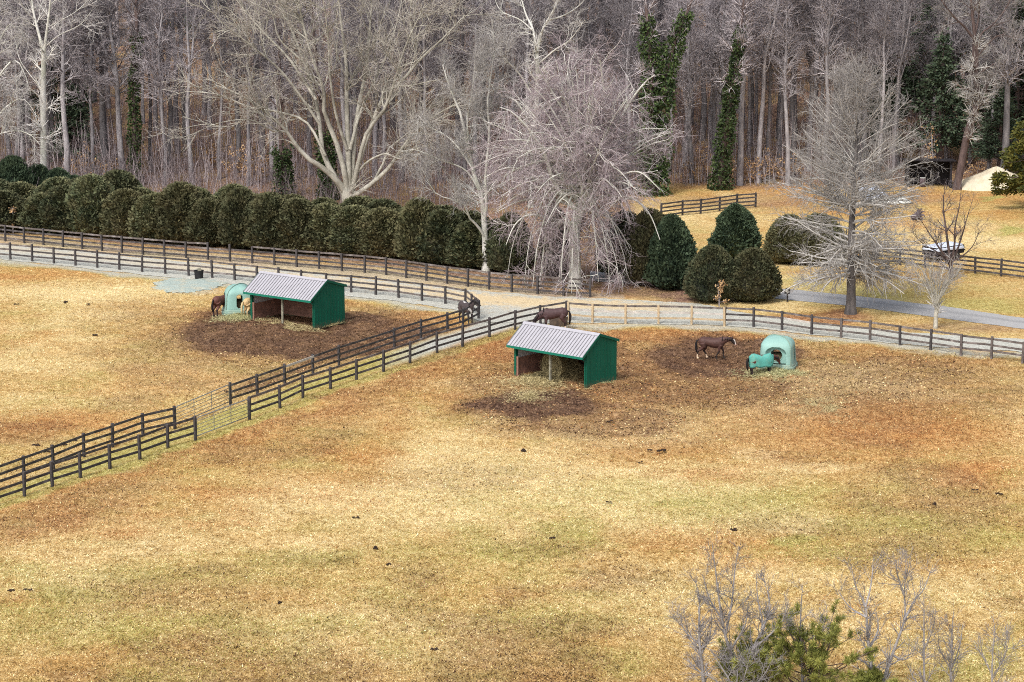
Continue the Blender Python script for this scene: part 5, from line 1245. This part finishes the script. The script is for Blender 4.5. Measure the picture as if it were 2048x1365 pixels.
hero('gnarled_tree', 'pale gnarled tree top showing above the weeping tree', (1062, 420), 228, [
    ([(1062, 418), (1064, 330), (1072, 220), (1075, 130), (1072, 95)], 0, .28, .17), ([(1074, 110), (1066, 60), (1052, 30), (1040, -10), (1020, -50)], 2, .2, .05), ([(1074, 110), (1085, 60), (1105, 25), (1120, -10), (1128, -60)], -2, .2, .05),
    ([(1070, 200), (1040, 150), (1012, 120), (990, 90), (985, 40)], -2, .16, .03), ([(1064, 60), (1040, 40), (1000, 20), (985, -20)], 2, .12, .03), ([(1100, 40), (1130, 30), (1160, 10), (1185, -20)], 2, .12, .03), ([(1075, 130), (1110, 100), (1140, 80), (1170, 40)], -3, .14, .03), ([(1068, 260), (1030, 200), (1000, 190), (970, 150), (950, 90)], 2, .15, .03)],
    [dict(N=70, t=(.2, 1), ang=(25, 65), L=(1.5, 3.4), npts=7, up=.0, wob=.24, rr=.5, rmin=.024), dict(N=700, t=(.12, 1), ang=(25, 65), L=(.8, 1.8), npts=5, up=.02, wob=.2, rr=.6, rmin=.014), dict(N=4200, t=(.1, 1), ang=(25, 60), L=(.4, 1.0), npts=4, up=0, wob=.2, rr=.6, rmin=.0095)], 'bark_pale', 'twig_pale', 17, thin=.65)
hero('leaning_tree', 'tall dark red-brown tree leaning right between the lean-to and the sand heap', (1914, 372), 240, [
    ([(1914, 370), (1919, 350), (1936, 264), (1955, 205), (1951, 147), (1951, 84)], 0, .40, .30), ([(1951, 90), (1946, 40), (1942, 0), (1938, -60)], 0, .24, .08), ([(1949, 80), (1930, 55), (1914, 40), (1885, 4), (1870, -30)], -2, .16, .05), ([(1952, 90), (1965, 65), (1984, 51), (2010, 20), (2030, -20)], 2, .14, .04), ([(1955, 210), (1968, 190), (1977, 168)], -.5, .14, .07), ([(1951, 120), (1975, 90), (2000, 70), (2030, 80), (2048, 110)], -2, .09, .02), ([(1950, 70), (1958, 30), (1962, -30)], 2, .14, .05)],
    [dict(N=60, t=(.3, 1), ang=(25, 65), L=(1.6, 3.6), npts=6, up=-.02, wob=.15, rr=.45, rmin=.022), dict(N=600, t=(.12, 1), ang=(25, 60), L=(.8, 1.8), npts=5, up=-.03, wob=.15, rr=.6, rmin=.013), dict(N=3600, t=(.1, 1), ang=(25, 60), L=(.4, 1.0), npts=4, up=-.04, wob=.18, rr=.6, rmin=.0095)], 'bark_brown', 'twig_grey', 18)
# trees wrapped in ivy
def ivy_tree(label, base_px, D, limbs, n, spread, seed, t=(0, .9), fade=.5, size=.24):
    root, prev = hero('ivy_clad_tree', label, base_px, D, limbs, [dict(N=26, t=(.45, 1), ang=(25, 60), L=(1.5, 3.2), npts=5, up=.05, wob=.15, rr=.45, rmin=.022), dict(N=240, t=(.12, 1), ang=(25, 60), L=(.8, 1.7), npts=4, up=.03, wob=.15, rr=.6, rmin=.013), dict(N=1300, t=(.1, 1), ang=(25, 60), L=(.4, 1.0), npts=3, up=0, wob=.18, rr=.6, rmin=.01)], 'bark_brown', 'twig_forest', seed)
    ivy_on(root, *prev[0], n, spread, M['ivy'], seed, size, t, fade)
ivy_tree('ivy-clad trunk in the wood behind the left part of the hedge', (268, 372), 243, [([(268, 370), (270, 280), (268, 180), (274, 90), (272, 0), (270, -50)], 0, .30, .10)], 2600, .95, 21, (0, .75))
ivy_tree('broad ivy-clad V of two trunks rising behind the right side of the weeping tree', (1306, 395), 236, [([(1306, 392), (1304, 330), (1302, 250), (1304, 170), (1296, 60), (1288, -40)], 0, .42, .12), ([(1308, 360), (1316, 260), (1328, 170), (1345, 100), (1372, 30), (1400, -40)], 1, .32, .10)], 9000, 2.0, 22, (0, .85), .62, .27)
ivy_tree('narrow cone of ivy around a trunk behind the short black fence', (1438, 402), 240, [([(1438, 400), (1446, 310), (1456, 230), (1468, 150), (1478, 90), (1486, 20), (1490, -40)], 0, .30, .08)], 5600, 1.5, 23, (0, .82), .72)
ivy_tree('ivy-covered trunk just left of the huge spreading pale tree', (655, 415), 233, [([(655, 412), (656, 350), (650, 290), (640, 200), (630, 90), (620, -20)], 0, .3, .1)], 2600, 1.3, 24, (0, .42), .5)
ivy_tree('ivy-covered trunk with a bushy base behind the middle of the hedge', (570, 412), 235, [([(570, 410), (568, 340), (562, 300), (560, 200), (558, 90), (552, -20)], 0, .28, .1)], 2400, 1.3, 25, (0, .34), .3)

# cedar at the right edge
def conifer(name, label, base, h, w, n, seed, mat, bark='bark_brown', clear=.12, size=.3, cat='conifer', group=None, droop=-.25, pw=1.0):
    g = np.random.default_rng(seed); root = empty(name, base, 0, label, cat, group)
    tr = resample([(0, 0, -.2), (0, 0, h * .5), (0, 0, h)], [h * .018 + .03, h * .012 + .02, .02], 10)
    N = int(h * 9); Pp, R = tr[0][None], tr[1][None]
    q1 = grow(g, Pp, R, N, (clear, .99), lambda t, g: 96 - 40 * t + g.uniform(-10, 10, len(t)), lambda t, g: (w / 2 * np.power(np.clip((1 - t) / (1 - clear), 0.03, 1), pw) * g.uniform(.65, 1.15, len(t))) / 1.15, 6, -.02, .1, .4, .015, .09, .3, .0)
    q2 = grow(g, *q1, N * 5, (.25, 1), (30, 65), (.3, .9), 4, .02, .15, .6, .008)
    obj('trunk', tubes_mesh('trunk', [(Pp, R, 8), (*q1, 4), (*q2, 3)], g), M[bark], root)
    a = np.concatenate([q1[0][:, 2:].reshape(-1, 3), q2[0].reshape(-1, 3)]); i = g.integers(0, len(a), n)
    pos = a[i] + g.normal(0, size * .45, (n, 3))
    rad2 = nrm(pos * (1, 1, 0)) + g.normal(size=(n, 3)) * .6 + np.array([0, 0, droop])
    V, Q = cards(g, pos, nrm(rad2), g.uniform(.6, 1.4, n) * size, size * .25)
    obj('crown', np_mesh('crown', V, Q, False, {'shade': np.repeat(np.clip(g.normal(.5, .28, n), 0, 1), 4)}), M[mat], root)
    return root
b = P(2082, 424); conifer('cedar_tree', 'golden green cedar at the right edge in front of the sand heap', b, 10.8, 8.6, 30000, 31, 'cedar', size=.34, clear=.2, pw=.6)
pines = [(128, 262, 17, 5.0), (110, 285, 18, 6), (1850, 262, 15, 5), (1880, 250, 14, 5), (1985, 256, 17, 5.5), (2030, 252, 17, 5.5), (1800, 272, 18, 5), (1640, 292, 18, 5), (2075, 268, 20, 6), (1930, 280, 19, 6), (420, 300, 18, 5), (1240, 300, 19, 5), (150, 250, 9, 4.5), (1760, 256, 11, 4), (2000, 246, 9, 4.5)]
pv = [conifer('pine_tree', None, (0, 0, 0), 17.0, 8.5, 6500, 40 + k, 'pine', clear=.22, size=.46, cat='pine') for k in range(3)]
for i, (px, D, h, w) in enumerate(pines):
    r = pv[i] if i < 3 else copy_tree(pv[i % 3]); x = W(px, 300, D).x; r.location = (x, D, tz(x, D) - .1); r.scale = (w / 5.5, w / 5.5, h / 17.0); r.rotation_euler.z = i * 1.7
    left = px < 700
    tag(r, 'dark green pine among the bare trunks behind the left end of the hedge' if px < 500 else ('dark green pine deep in the wood behind the weeping tree and oak' if px < 1700 else 'dark green pine among the bare trees behind the lean-to and the sand heap'), 'pine', 'pines left in the wood' if px < 500 else ('pines deep in the wood' if px < 1700 else 'pines at the right of the wood'))

# ------------------------------------------------------------------ the bare wood behind
ZONES = [(420, 'tall bare grey tree of the wood behind the left part of the hedge', 'bare trees behind the left of the hedge'), (1000, 'tall bare tree of the wood behind the huge spreading pale tree', 'bare trees behind the spreading tree'),
         (1340, 'tall bare tree of the wood behind the weeping tree', 'bare trees behind the weeping tree'), (1690, 'tall bare tree of the wood behind the short black fence and lawn', 'bare trees behind the short fence'), (9999, 'tall bare tree of the wood behind the lean-to and sand heap', 'bare trees behind the lean-to')]
def wood_variant(seed):
    g = np.random.default_rng(seed); h = g.uniform(19, 25); r0 = g.uniform(.17, .30); a = g.uniform(0, 6.28); ln = g.uniform(0, .8)
    z = np.linspace(-.3, h, 7); x = math.cos(a) * ln * (z / h) ** 2 + g.normal(0, .16, 7); y = math.sin(a) * ln * (z / h) ** 2 + g.normal(0, .16, 7); x[0] = y[0] = 0
    lim = [(list(zip(x, y, z)), list(np.r_[r0 * 1.3, np.linspace(r0, .04, 6)]))]
    if seed % 3 == 0:
        k = 3; lim.append(([(x[k], y[k], z[k]), (x[k] + .9, y[k] + .3, z[k] + 3), (x[k] + 1.3, y[k] + .6, z[k] + 6.5), (x[k] + 1.6, y[k] + .6, z[k] + 9)], [r0 * .6, r0 * .5, r0 * .3, .03]))
    root, _ = tree('bare_tree', None, None, (0, 0, 0), lim,
        [dict(N=46, t=(.40, .99), ang=(28, 65), L=(1.8, 4.8), npts=6, up=.07, wob=.18, rr=.4, rmin=.030, rmax=.09, lt=.6), dict(N=520, t=(.12, 1), ang=(25, 62), L=(.8, 2.2), npts=4, up=.05, wob=.2, rr=.55, rmin=.020), dict(N=2300, t=(.1, 1), ang=(25, 60), L=(.4, 1.2), npts=3, up=.05, wob=.22, rr=.6, rmin=.0125)],
        M['bark_forest'], M['twig_forest'], seed, sides=(8, 5, 3, 3))
    return root
wv = [wood_variant(60 + k) for k in range(9)]
g = random.Random(77); pts = []
fixed = [(186, 243), (212, 246), (126, 241), (245, 244), (300, 250), (332, 247), (382, 243), (436, 245), (472, 248), (494, 242), (540, 245), (520, 255), (160, 256), (355, 256), (1385, 244), (1520, 244), (1540, 246), (1560, 250), (1500, 252), (1370, 252), (1585, 246), (1620, 248), (1655, 246), (1725, 246), (1790, 250), (1980, 247), (2010, 244), (1940, 252), (750, 246), (800, 244), (840, 248), (620, 248), (880, 245), (930, 247)]
for px, D in fixed: pts.append((W(px, 250, D).x, D))
tries = 0
while len(pts) < 272 and tries < 40000:
    tries += 1; D = 242 + 66 * g.random() ** 1.25; x = g.uniform(-1, 1) * (.212 * D + 7)
    if ((x + 47) / 15) ** 2 + ((D - 292) / 12) ** 2 < 1: continue
    px = CX + F * x / (D * 1.02)
    if D < 250 and (1780 < px < 1925 or 1925 < px < 2060): continue
    if all((x - a) ** 2 + (D - b_) ** 2 > (2.3 + .01 * (D - 240)) ** 2 for a, b_ in pts): pts.append((x, D))
for i, (x, D) in enumerate(pts):
    r = wv[i] if i < 9 else copy_tree(wv[i % 9]); s = g.uniform(.82, 1.12); t_ = g.uniform(.8, 1.25)
    r.location = (x, D, tz(x, D) - .1); r.rotation_euler = (g.uniform(-.03, .03), g.uniform(-.03, .03), g.uniform(0, 6.28)); r.scale = (s * t_, s * t_, s)
    px = CX + F * x / (D * 1.02); zn = next(z for z in ZONES if px < z[0]); tag(r, zn[1], 'tree', zn[2])
# leafy beech saplings in the understorey
saps = [(178, 246, 3.4, 1.6), (200, 243, 2.6, 1.4), (232, 245, 2.2, 1.2), (150, 244, 2.4, 1.3), (470, 245, 3.4, 1.4), (505, 243, 3.0, 1.3), (530, 245, 2.6, 1.2), (1380, 243.5, 2.6, 1.4), (1402, 244.5, 3.2, 1.2), (1500, 244, 2.6, 1.2), (1530, 243.5, 3.4, 1.2), (1548, 245, 2.4, 1.2), (1480, 245, 2.6, 1.2), (840, 243, 6.5, 1.4), (1865, 248, 5.0, 1.4), (1945, 243, 2.2, 1.3), (1590, 245, 2.2, 1.1), (420, 250, 2.5, 1.2)]
for i, (px, D, h, sp) in enumerate(saps):
    x = W(px, 380, D).x; left = px < 700
    lb = 'young beech holding orange-tan leaves under the trees behind the left of the hedge' if px < 300 else ('young beech with orange-tan leaves behind the hedge left of the spreading tree' if px < 700 else ('tall thin sapling with tan leaves behind the right arm of the spreading tree' if px < 1000 else ('young beech with orange leaves behind the short black fence' if px < 1700 else 'sapling with russet leaves by the lean-to')))
    leafy(lb, (x, D, tz(x, D) - .05), h, 300 if px < 700 else 200, sp, 500 + i, 'leafy saplings: ' + ('left' if px < 300 else 'mid' if px < 1000 else 'right'), 4, .21)
# tangled undergrowth and the far wood, each one mass
g = np.random.default_rng(5); n = 9000
x = g.uniform(-62, 62, n); D = 240.5 + g.uniform(0, 1, n) ** 1.6 * 46; D[:3200] = g.uniform(222, 243, 3200)
px_ = CX + F * x / (D * 1.02); ok = ~((px_ > 1330) & (D < 242)) & ~((px_ > 1000) & (D < 236)) & (D > 0.5 + np.interp(px_, [-200, 0, 400, 700, 1000], [226, 224, 218, 216, 212])) & ~(((x + 47) / 16) ** 2 + ((D - 292) / 12) ** 2 < 1) & ~((px_ > 1780) & (px_ < 2060) & (D < 249)); x, D = x[ok], D[ok]; n = len(x)
z = terrain(x, D); h = g.uniform(.8, 3.4, n) * (1 + .5 * (g.random(n) < .15)); a = g.uniform(0, 6.28, n); e = g.uniform(.1, .5, n) * h
Pp = np.stack([np.stack([x + np.cos(a) * e * f * f, D + np.sin(a) * e * f * f, z - .05 + h * f], -1) for f in (0, .4, .75, 1)], 1); R = np.outer(g.uniform(.012, .03, n), [1, .8, .55, .3])
h[-1800:] = g.uniform(3, 7.5, 1800); Pp[..., 2] = (z - .05)[:, None] + h[:, None] * np.array([0, .4, .75, 1]); R[-1800:] *= 1.5
q1 = grow(g, Pp, R, 60000, (.25, 1), (25, 65), (.4, 1.1), 3, .05, .15, .7, .0095)
tag(obj('undergrowth', tubes_mesh('undergrowth', [(Pp, R, 3), (*q1, 3)], g), M['brush']), 'purplish brown tangle of bare undergrowth on the floor of the wood', 'undergrowth', kind='stuff')
n = 230; x = g.uniform(-95, 95, n); D = g.uniform(308, 400, n); z = terrain(x, D); h = g.uniform(17, 24, n)
Pp = np.stack([np.stack([x + g.normal(0, .25, n) * f, D + g.normal(0, .25, n) * f, z - .2 + h * f], -1) for f in np.linspace(0, 1, 6)], 1); R = np.outer(g.uniform(.14, .30, n), np.linspace(1, .12, 6))
q1 = grow(g, Pp, R, n * 26, (.3, 1), (28, 62), (1.6, 4.2), 4, .08, .14, .45, .03, .09); q2 = grow(g, *q1, n * 110, (.1, 1), (25, 60), (.8, 2.0), 3, .05, .15, .6, .022)
tag(obj('far_woods', tubes_mesh('far_woods', [(Pp, R, 5), (*q1, 3), (*q2, 3)], g), M['twig_forest']), 'far bare wood on the slope, reading as one grey brown mass', 'woods', kind='stuff')

# ------------------------------------------------------------------ saplings and pines in the foreground
def fore(label, limbs, seed, D=92.0, n=(44, 260, 620), r=1.0, name='bare_sapling', group='bare saplings in the foreground'):
    b = limbs[0][0][0]
    g = random.Random(seed)
    L = [(px, g.uniform(-1.2, 1.2) if i else g.uniform(-.4, .4), r * (.085 if i == 0 else .06), .010) for i, px in enumerate(limbs)]
    L = [([(p[0], p[1]) for p in px], dep, r0, r1) for px, dep, r0, r1 in L]
    bx = limbs[0][0]; base = (bx[0], bx[1])
    hero(name, label, base, D, L, [dict(N=n[0], t=(.15, 1), ang=(25, 60), L=(.5, 1.3), npts=5, up=.10, wob=.16, rr=.5, rmin=.0075, lt=.6), dict(N=n[1], t=(.1, 1), ang=(25, 60), L=(.25, .65), npts=4, up=.05, wob=.15, rr=.6, rmin=.0062), dict(N=n[2], t=(.1, 1), ang=(25, 60), L=(.12, .35), npts=3, up=.03, wob=.2, rr=.6, rmin=.0050)], 'twig_bark', 'twig_fore', seed, 'sapling', 1, group)
M['twig_bark'] = m_bark('sapling_bark', (.16, .15, .15), (.36, .34, .34), 6, .1)
fore('tallest bare sapling in front, with two leaders, left of the green pine', [[(1482, 1420), (1466, 1324), (1450, 1269), (1439, 1207), (1431, 1140), (1424, 1085)], [(1453, 1262), (1464, 1203), (1470, 1140), (1478, 1092)], [(1446, 1240), (1420, 1200), (1405, 1150)], [(1462, 1300), (1490, 1250), (1498, 1200)]], 1, n=(64, 420, 1100))
fore('bare sapling with a bent stem rising through the left of the green pine', [[(1490, 1420), (1500, 1330), (1510, 1290), (1526, 1254), (1516, 1203), (1512, 1150)], [(1524, 1260), (1540, 1215), (1530, 1165)], [(1505, 1300), (1560, 1250), (1580, 1210)]], 2, n=(56, 360, 900))
fore('low spreading bare sapling at the left of the foreground group', [[(1412, 1420), (1404, 1330), (1398, 1270), (1399, 1200), (1390, 1160)], [(1400, 1290), (1370, 1262), (1358, 1225)], [(1402, 1310), (1420, 1270), (1424, 1220)]], 3, n=(56, 360, 900))
fore('thin bare sapling standing behind the green pine', [[(1606, 1420), (1604, 1330), (1601, 1270), (1602, 1220), (1605, 1172)], [(1603, 1290), (1640, 1262), (1655, 1225)]], 4, 93.5, (26, 140, 320), .8)
fore('slender bare sapling with a fork at the right of the green pine', [[(1748, 1420), (1745, 1360), (1735, 1269), (1731, 1211), (1713, 1178), (1702, 1130)], [(1731, 1215), (1742, 1170), (1747, 1116)], [(1733, 1235), (1700, 1215), (1675, 1180)], [(1738, 1300), (1756, 1260), (1752, 1225)]], 5, n=(50, 280, 680))
fore('curved bare sapling leaning right with a wide forked top', [[(1752, 1420), (1767, 1360), (1793, 1287), (1811, 1232), (1808, 1178), (1822, 1112)], [(1809, 1240), (1830, 1200), (1848, 1178), (1866, 1130)], [(1785, 1310), (1805, 1320), (1830, 1310)], [(1808, 1190), (1795, 1150), (1792, 1120)]], 6, n=(50, 280, 680))
fore('thin upright bare sapling right of the curved one', [[(1850, 1420), (1848, 1330), (1848, 1254), (1848, 1190)], [(1848, 1300), (1865, 1260), (1872, 1215)]], 7, n=(32, 180, 420), r=.7)
fore('bushy bare sapling low at the right of the foreground', [[(1900, 1420), (1903, 1330), (1904, 1262), (1908, 1220)], [(1902, 1340), (1920, 1290), (1925, 1250)], [(1902, 1340), (1880, 1300), (1876, 1262)]], 8, n=(36, 200, 460), r=.7)
fore('small bare sapling at the bottom right corner', [[(1985, 1420), (1984, 1350), (1986, 1300), (1990, 1250)], [(1984, 1350), (1965, 1310), (1960, 1270)], [(1985, 1360), (2010, 1310), (2020, 1270)]], 9, n=(36, 200, 460), r=.6)
fore('tangled bare bush low in front of the green pine', [[(1470, 1425), (1462, 1370), (1440, 1330), (1420, 1300)], [(1470, 1400), (1490, 1350), (1500, 1310)], [(1468, 1400), (1430, 1360), (1390, 1340), (1365, 1325)], [(1470, 1400), (1520, 1360), (1545, 1320)], [(1468, 1400), (1475, 1350), (1470, 1310)]], 10, 91, (46, 260, 560), .7, 'bare_bush')

def young_pine(label, px, D, h, w, seed, ntuft=260, ylow=.15):
    g = np.random.default_rng(seed); x = W(px, 1400, D).x; root = empty('young_pine', (x, D, 0), 0, label, 'pine', 'young pines in the foreground')
    Pp, R = resample([(0, 0, -.1), (.1, 0, h * .4), (0, 0, h * .8)], [.09, .06, .02], 9); Pp, R = Pp[None], R[None]
    q1 = grow(g, Pp, R, 40, (.08, .75), (50, 88), (w * .28, w * .52), 7, .11, .14, .5, .018, .06, .4, .25)
    q2 = grow(g, *q1, 150, (.3, 1), (25, 60), (.3, .8), 4, .12, .12, .6, .011)
    obj('trunk', tubes_mesh('trunk', [(Pp, R, 8), (*q1, 5), (*q2, 4)], g), M['bark_brown'], root)
    tips = np.concatenate([q1[0][:, -1], q2[0][:, -1], q2[0][:, -2], Pp[0, -1:]]); dirs = nrm(np.concatenate([q1[0][:, -1] - q1[0][:, -2], q2[0][:, -1] - q2[0][:, -2], q2[0][:, -1] - q2[0][:, -2], [[0, 0, 1.0]]]) + (0, 0, .3))
    k = 60; i = np.repeat(np.arange(len(tips)), k); n = len(i)
    d = nrm(dirs[i] * .75 + g.normal(size=(n, 3)) * .62); pos = tips[i] - dirs[i] * g.uniform(0, .16, n)[:, None]
    V, Q = cards(g, pos, d, g.uniform(.16, .28, n), .010)
    tone = np.repeat(g.uniform(0, .6, len(tips)), k)
    obj('needles', np_mesh('needles', V, Q, False, {'shade': np.repeat(np.clip(tone + g.uniform(0, .45, n), 0, 1), 4)}), M['fpine'], root)
young_pine('bright yellow-green young pine among the bare saplings in front', 1618, 92.5, 3.2, 6.4, 1)
young_pine('young pine dimmed by bare twigs left of the bright one', 1500, 93.2, 2.3, 4.6, 2)
young_pine('little pine top at the bottom edge right of the bright one', 1742, 91.5, 1.7, 1.6, 3)
# ------------------------------------------------------------------ grass and clods: the grain of the pasture
def lut(v, stops):
    xs_ = [a for a, _ in stops]; return np.stack([np.interp(v, xs_, [c[i] for _, c in stops]) for i in range(3)], -1)
def sample(grid, x, y):
    i = np.clip(np.searchsorted(xs, x), 0, nx - 1); j = np.clip(np.searchsorted(ys, y), 0, ny - 1); return grid.reshape(nx, ny)[i, j]
g = np.random.default_rng(99); n = 420000
py_ = g.uniform(515, 1420, n); px_ = g.uniform(-120, 2170, n)
d_ = np.stack([(px_ - CX) / F, CT - (py_ - CY) / F * ST, -ST - (py_ - CY) / F * CT], -1); tt_ = -H / d_[:, 2]
x, y = d_[:, 0] * tt_ , d_[:, 1] * tt_
ok = sample(fieldw, x, y) > .7; x, y = x[ok], y[ok]; n = len(x)
bn = np.clip(.5 + 1.3 * (vnoise(x, y, 9, 41) * .6 + vnoise(x, y, 3.5, 42) * .4) , 0, 1); hit = (bn * .8 > g.uniform(.3, 1.2, n))
mu, gr, pa, re = (sample(a, x, y) for a in (mud, green, pale, red)); mu = .97 * mu ** 1.08
v = np.clip(.47 + .42 * vnoise(x, y, .42, 43) + .22 * vnoise(x, y, 1.3, 44) + g.normal(0, .16, n), 0, 1); c = lut(v, [(0, (.20, .115, .04)), (.3, (.43, .29, .11)), (.7, (.63, .47, .22)), (1, (.80, .66, .37))])
c = np.where(hit[:, None], lut(v, [(0, (.16, .10, .035)), (.5, (.38, .26, .11)), (1, (.62, .46, .24))]), c)
def over(m, stops, k=1.0):
    global c
    t = (np.clip(m, 0, 1) * k > g.uniform(0, 1, n))[:, None]; c = np.where(t, lut(v, stops), c)
over(pa, [(0, (.36, .24, .10)), (.5, (.72, .56, .28)), (1, (.92, .80, .50))]); over(re, [(0, (.14, .05, .02)), (.5, (.38, .17, .06)), (1, (.72, .44, .20))]); over(gr, [(0, (.12, .09, .02)), (.5, (.33, .30, .08)), (1, (.62, .56, .25))])
over(mu, [(0, (.022, .013, .011)), (.45, (.11, .06, .036)), (.75, (.25, .14, .075)), (1, (.42, .27, .14))], 1.1)
low = mu > .5
dr = nrm(np.stack([g.normal(0, 1, n), g.normal(0, 1, n), np.where(low, g.uniform(0, .5, n), g.uniform(.1, 1.1, n))], -1))
V, Q = cards(g, np.stack([x, y, np.full(n, .0) + sample(gz, x, y)], -1), dr, g.uniform(.05, .16, n) * (1 + .3 * low), g.uniform(.008, .026, n) * (1 + .5 * low))
t_ = NT('dry_grass'); t_.col(t_.attr('col', 'Color')); t_.set(Roughness=.95, Specular_IOR_Level=.05)
tag(obj('grass', np_mesh('grass', V, Q, False, None, {'col': np.repeat(np.hstack([c, np.ones((n, 1))]), 4, 0)}), t_.m), 'short dry winter grass and trampled clods all over the paddocks', 'grass', kind='stuff')
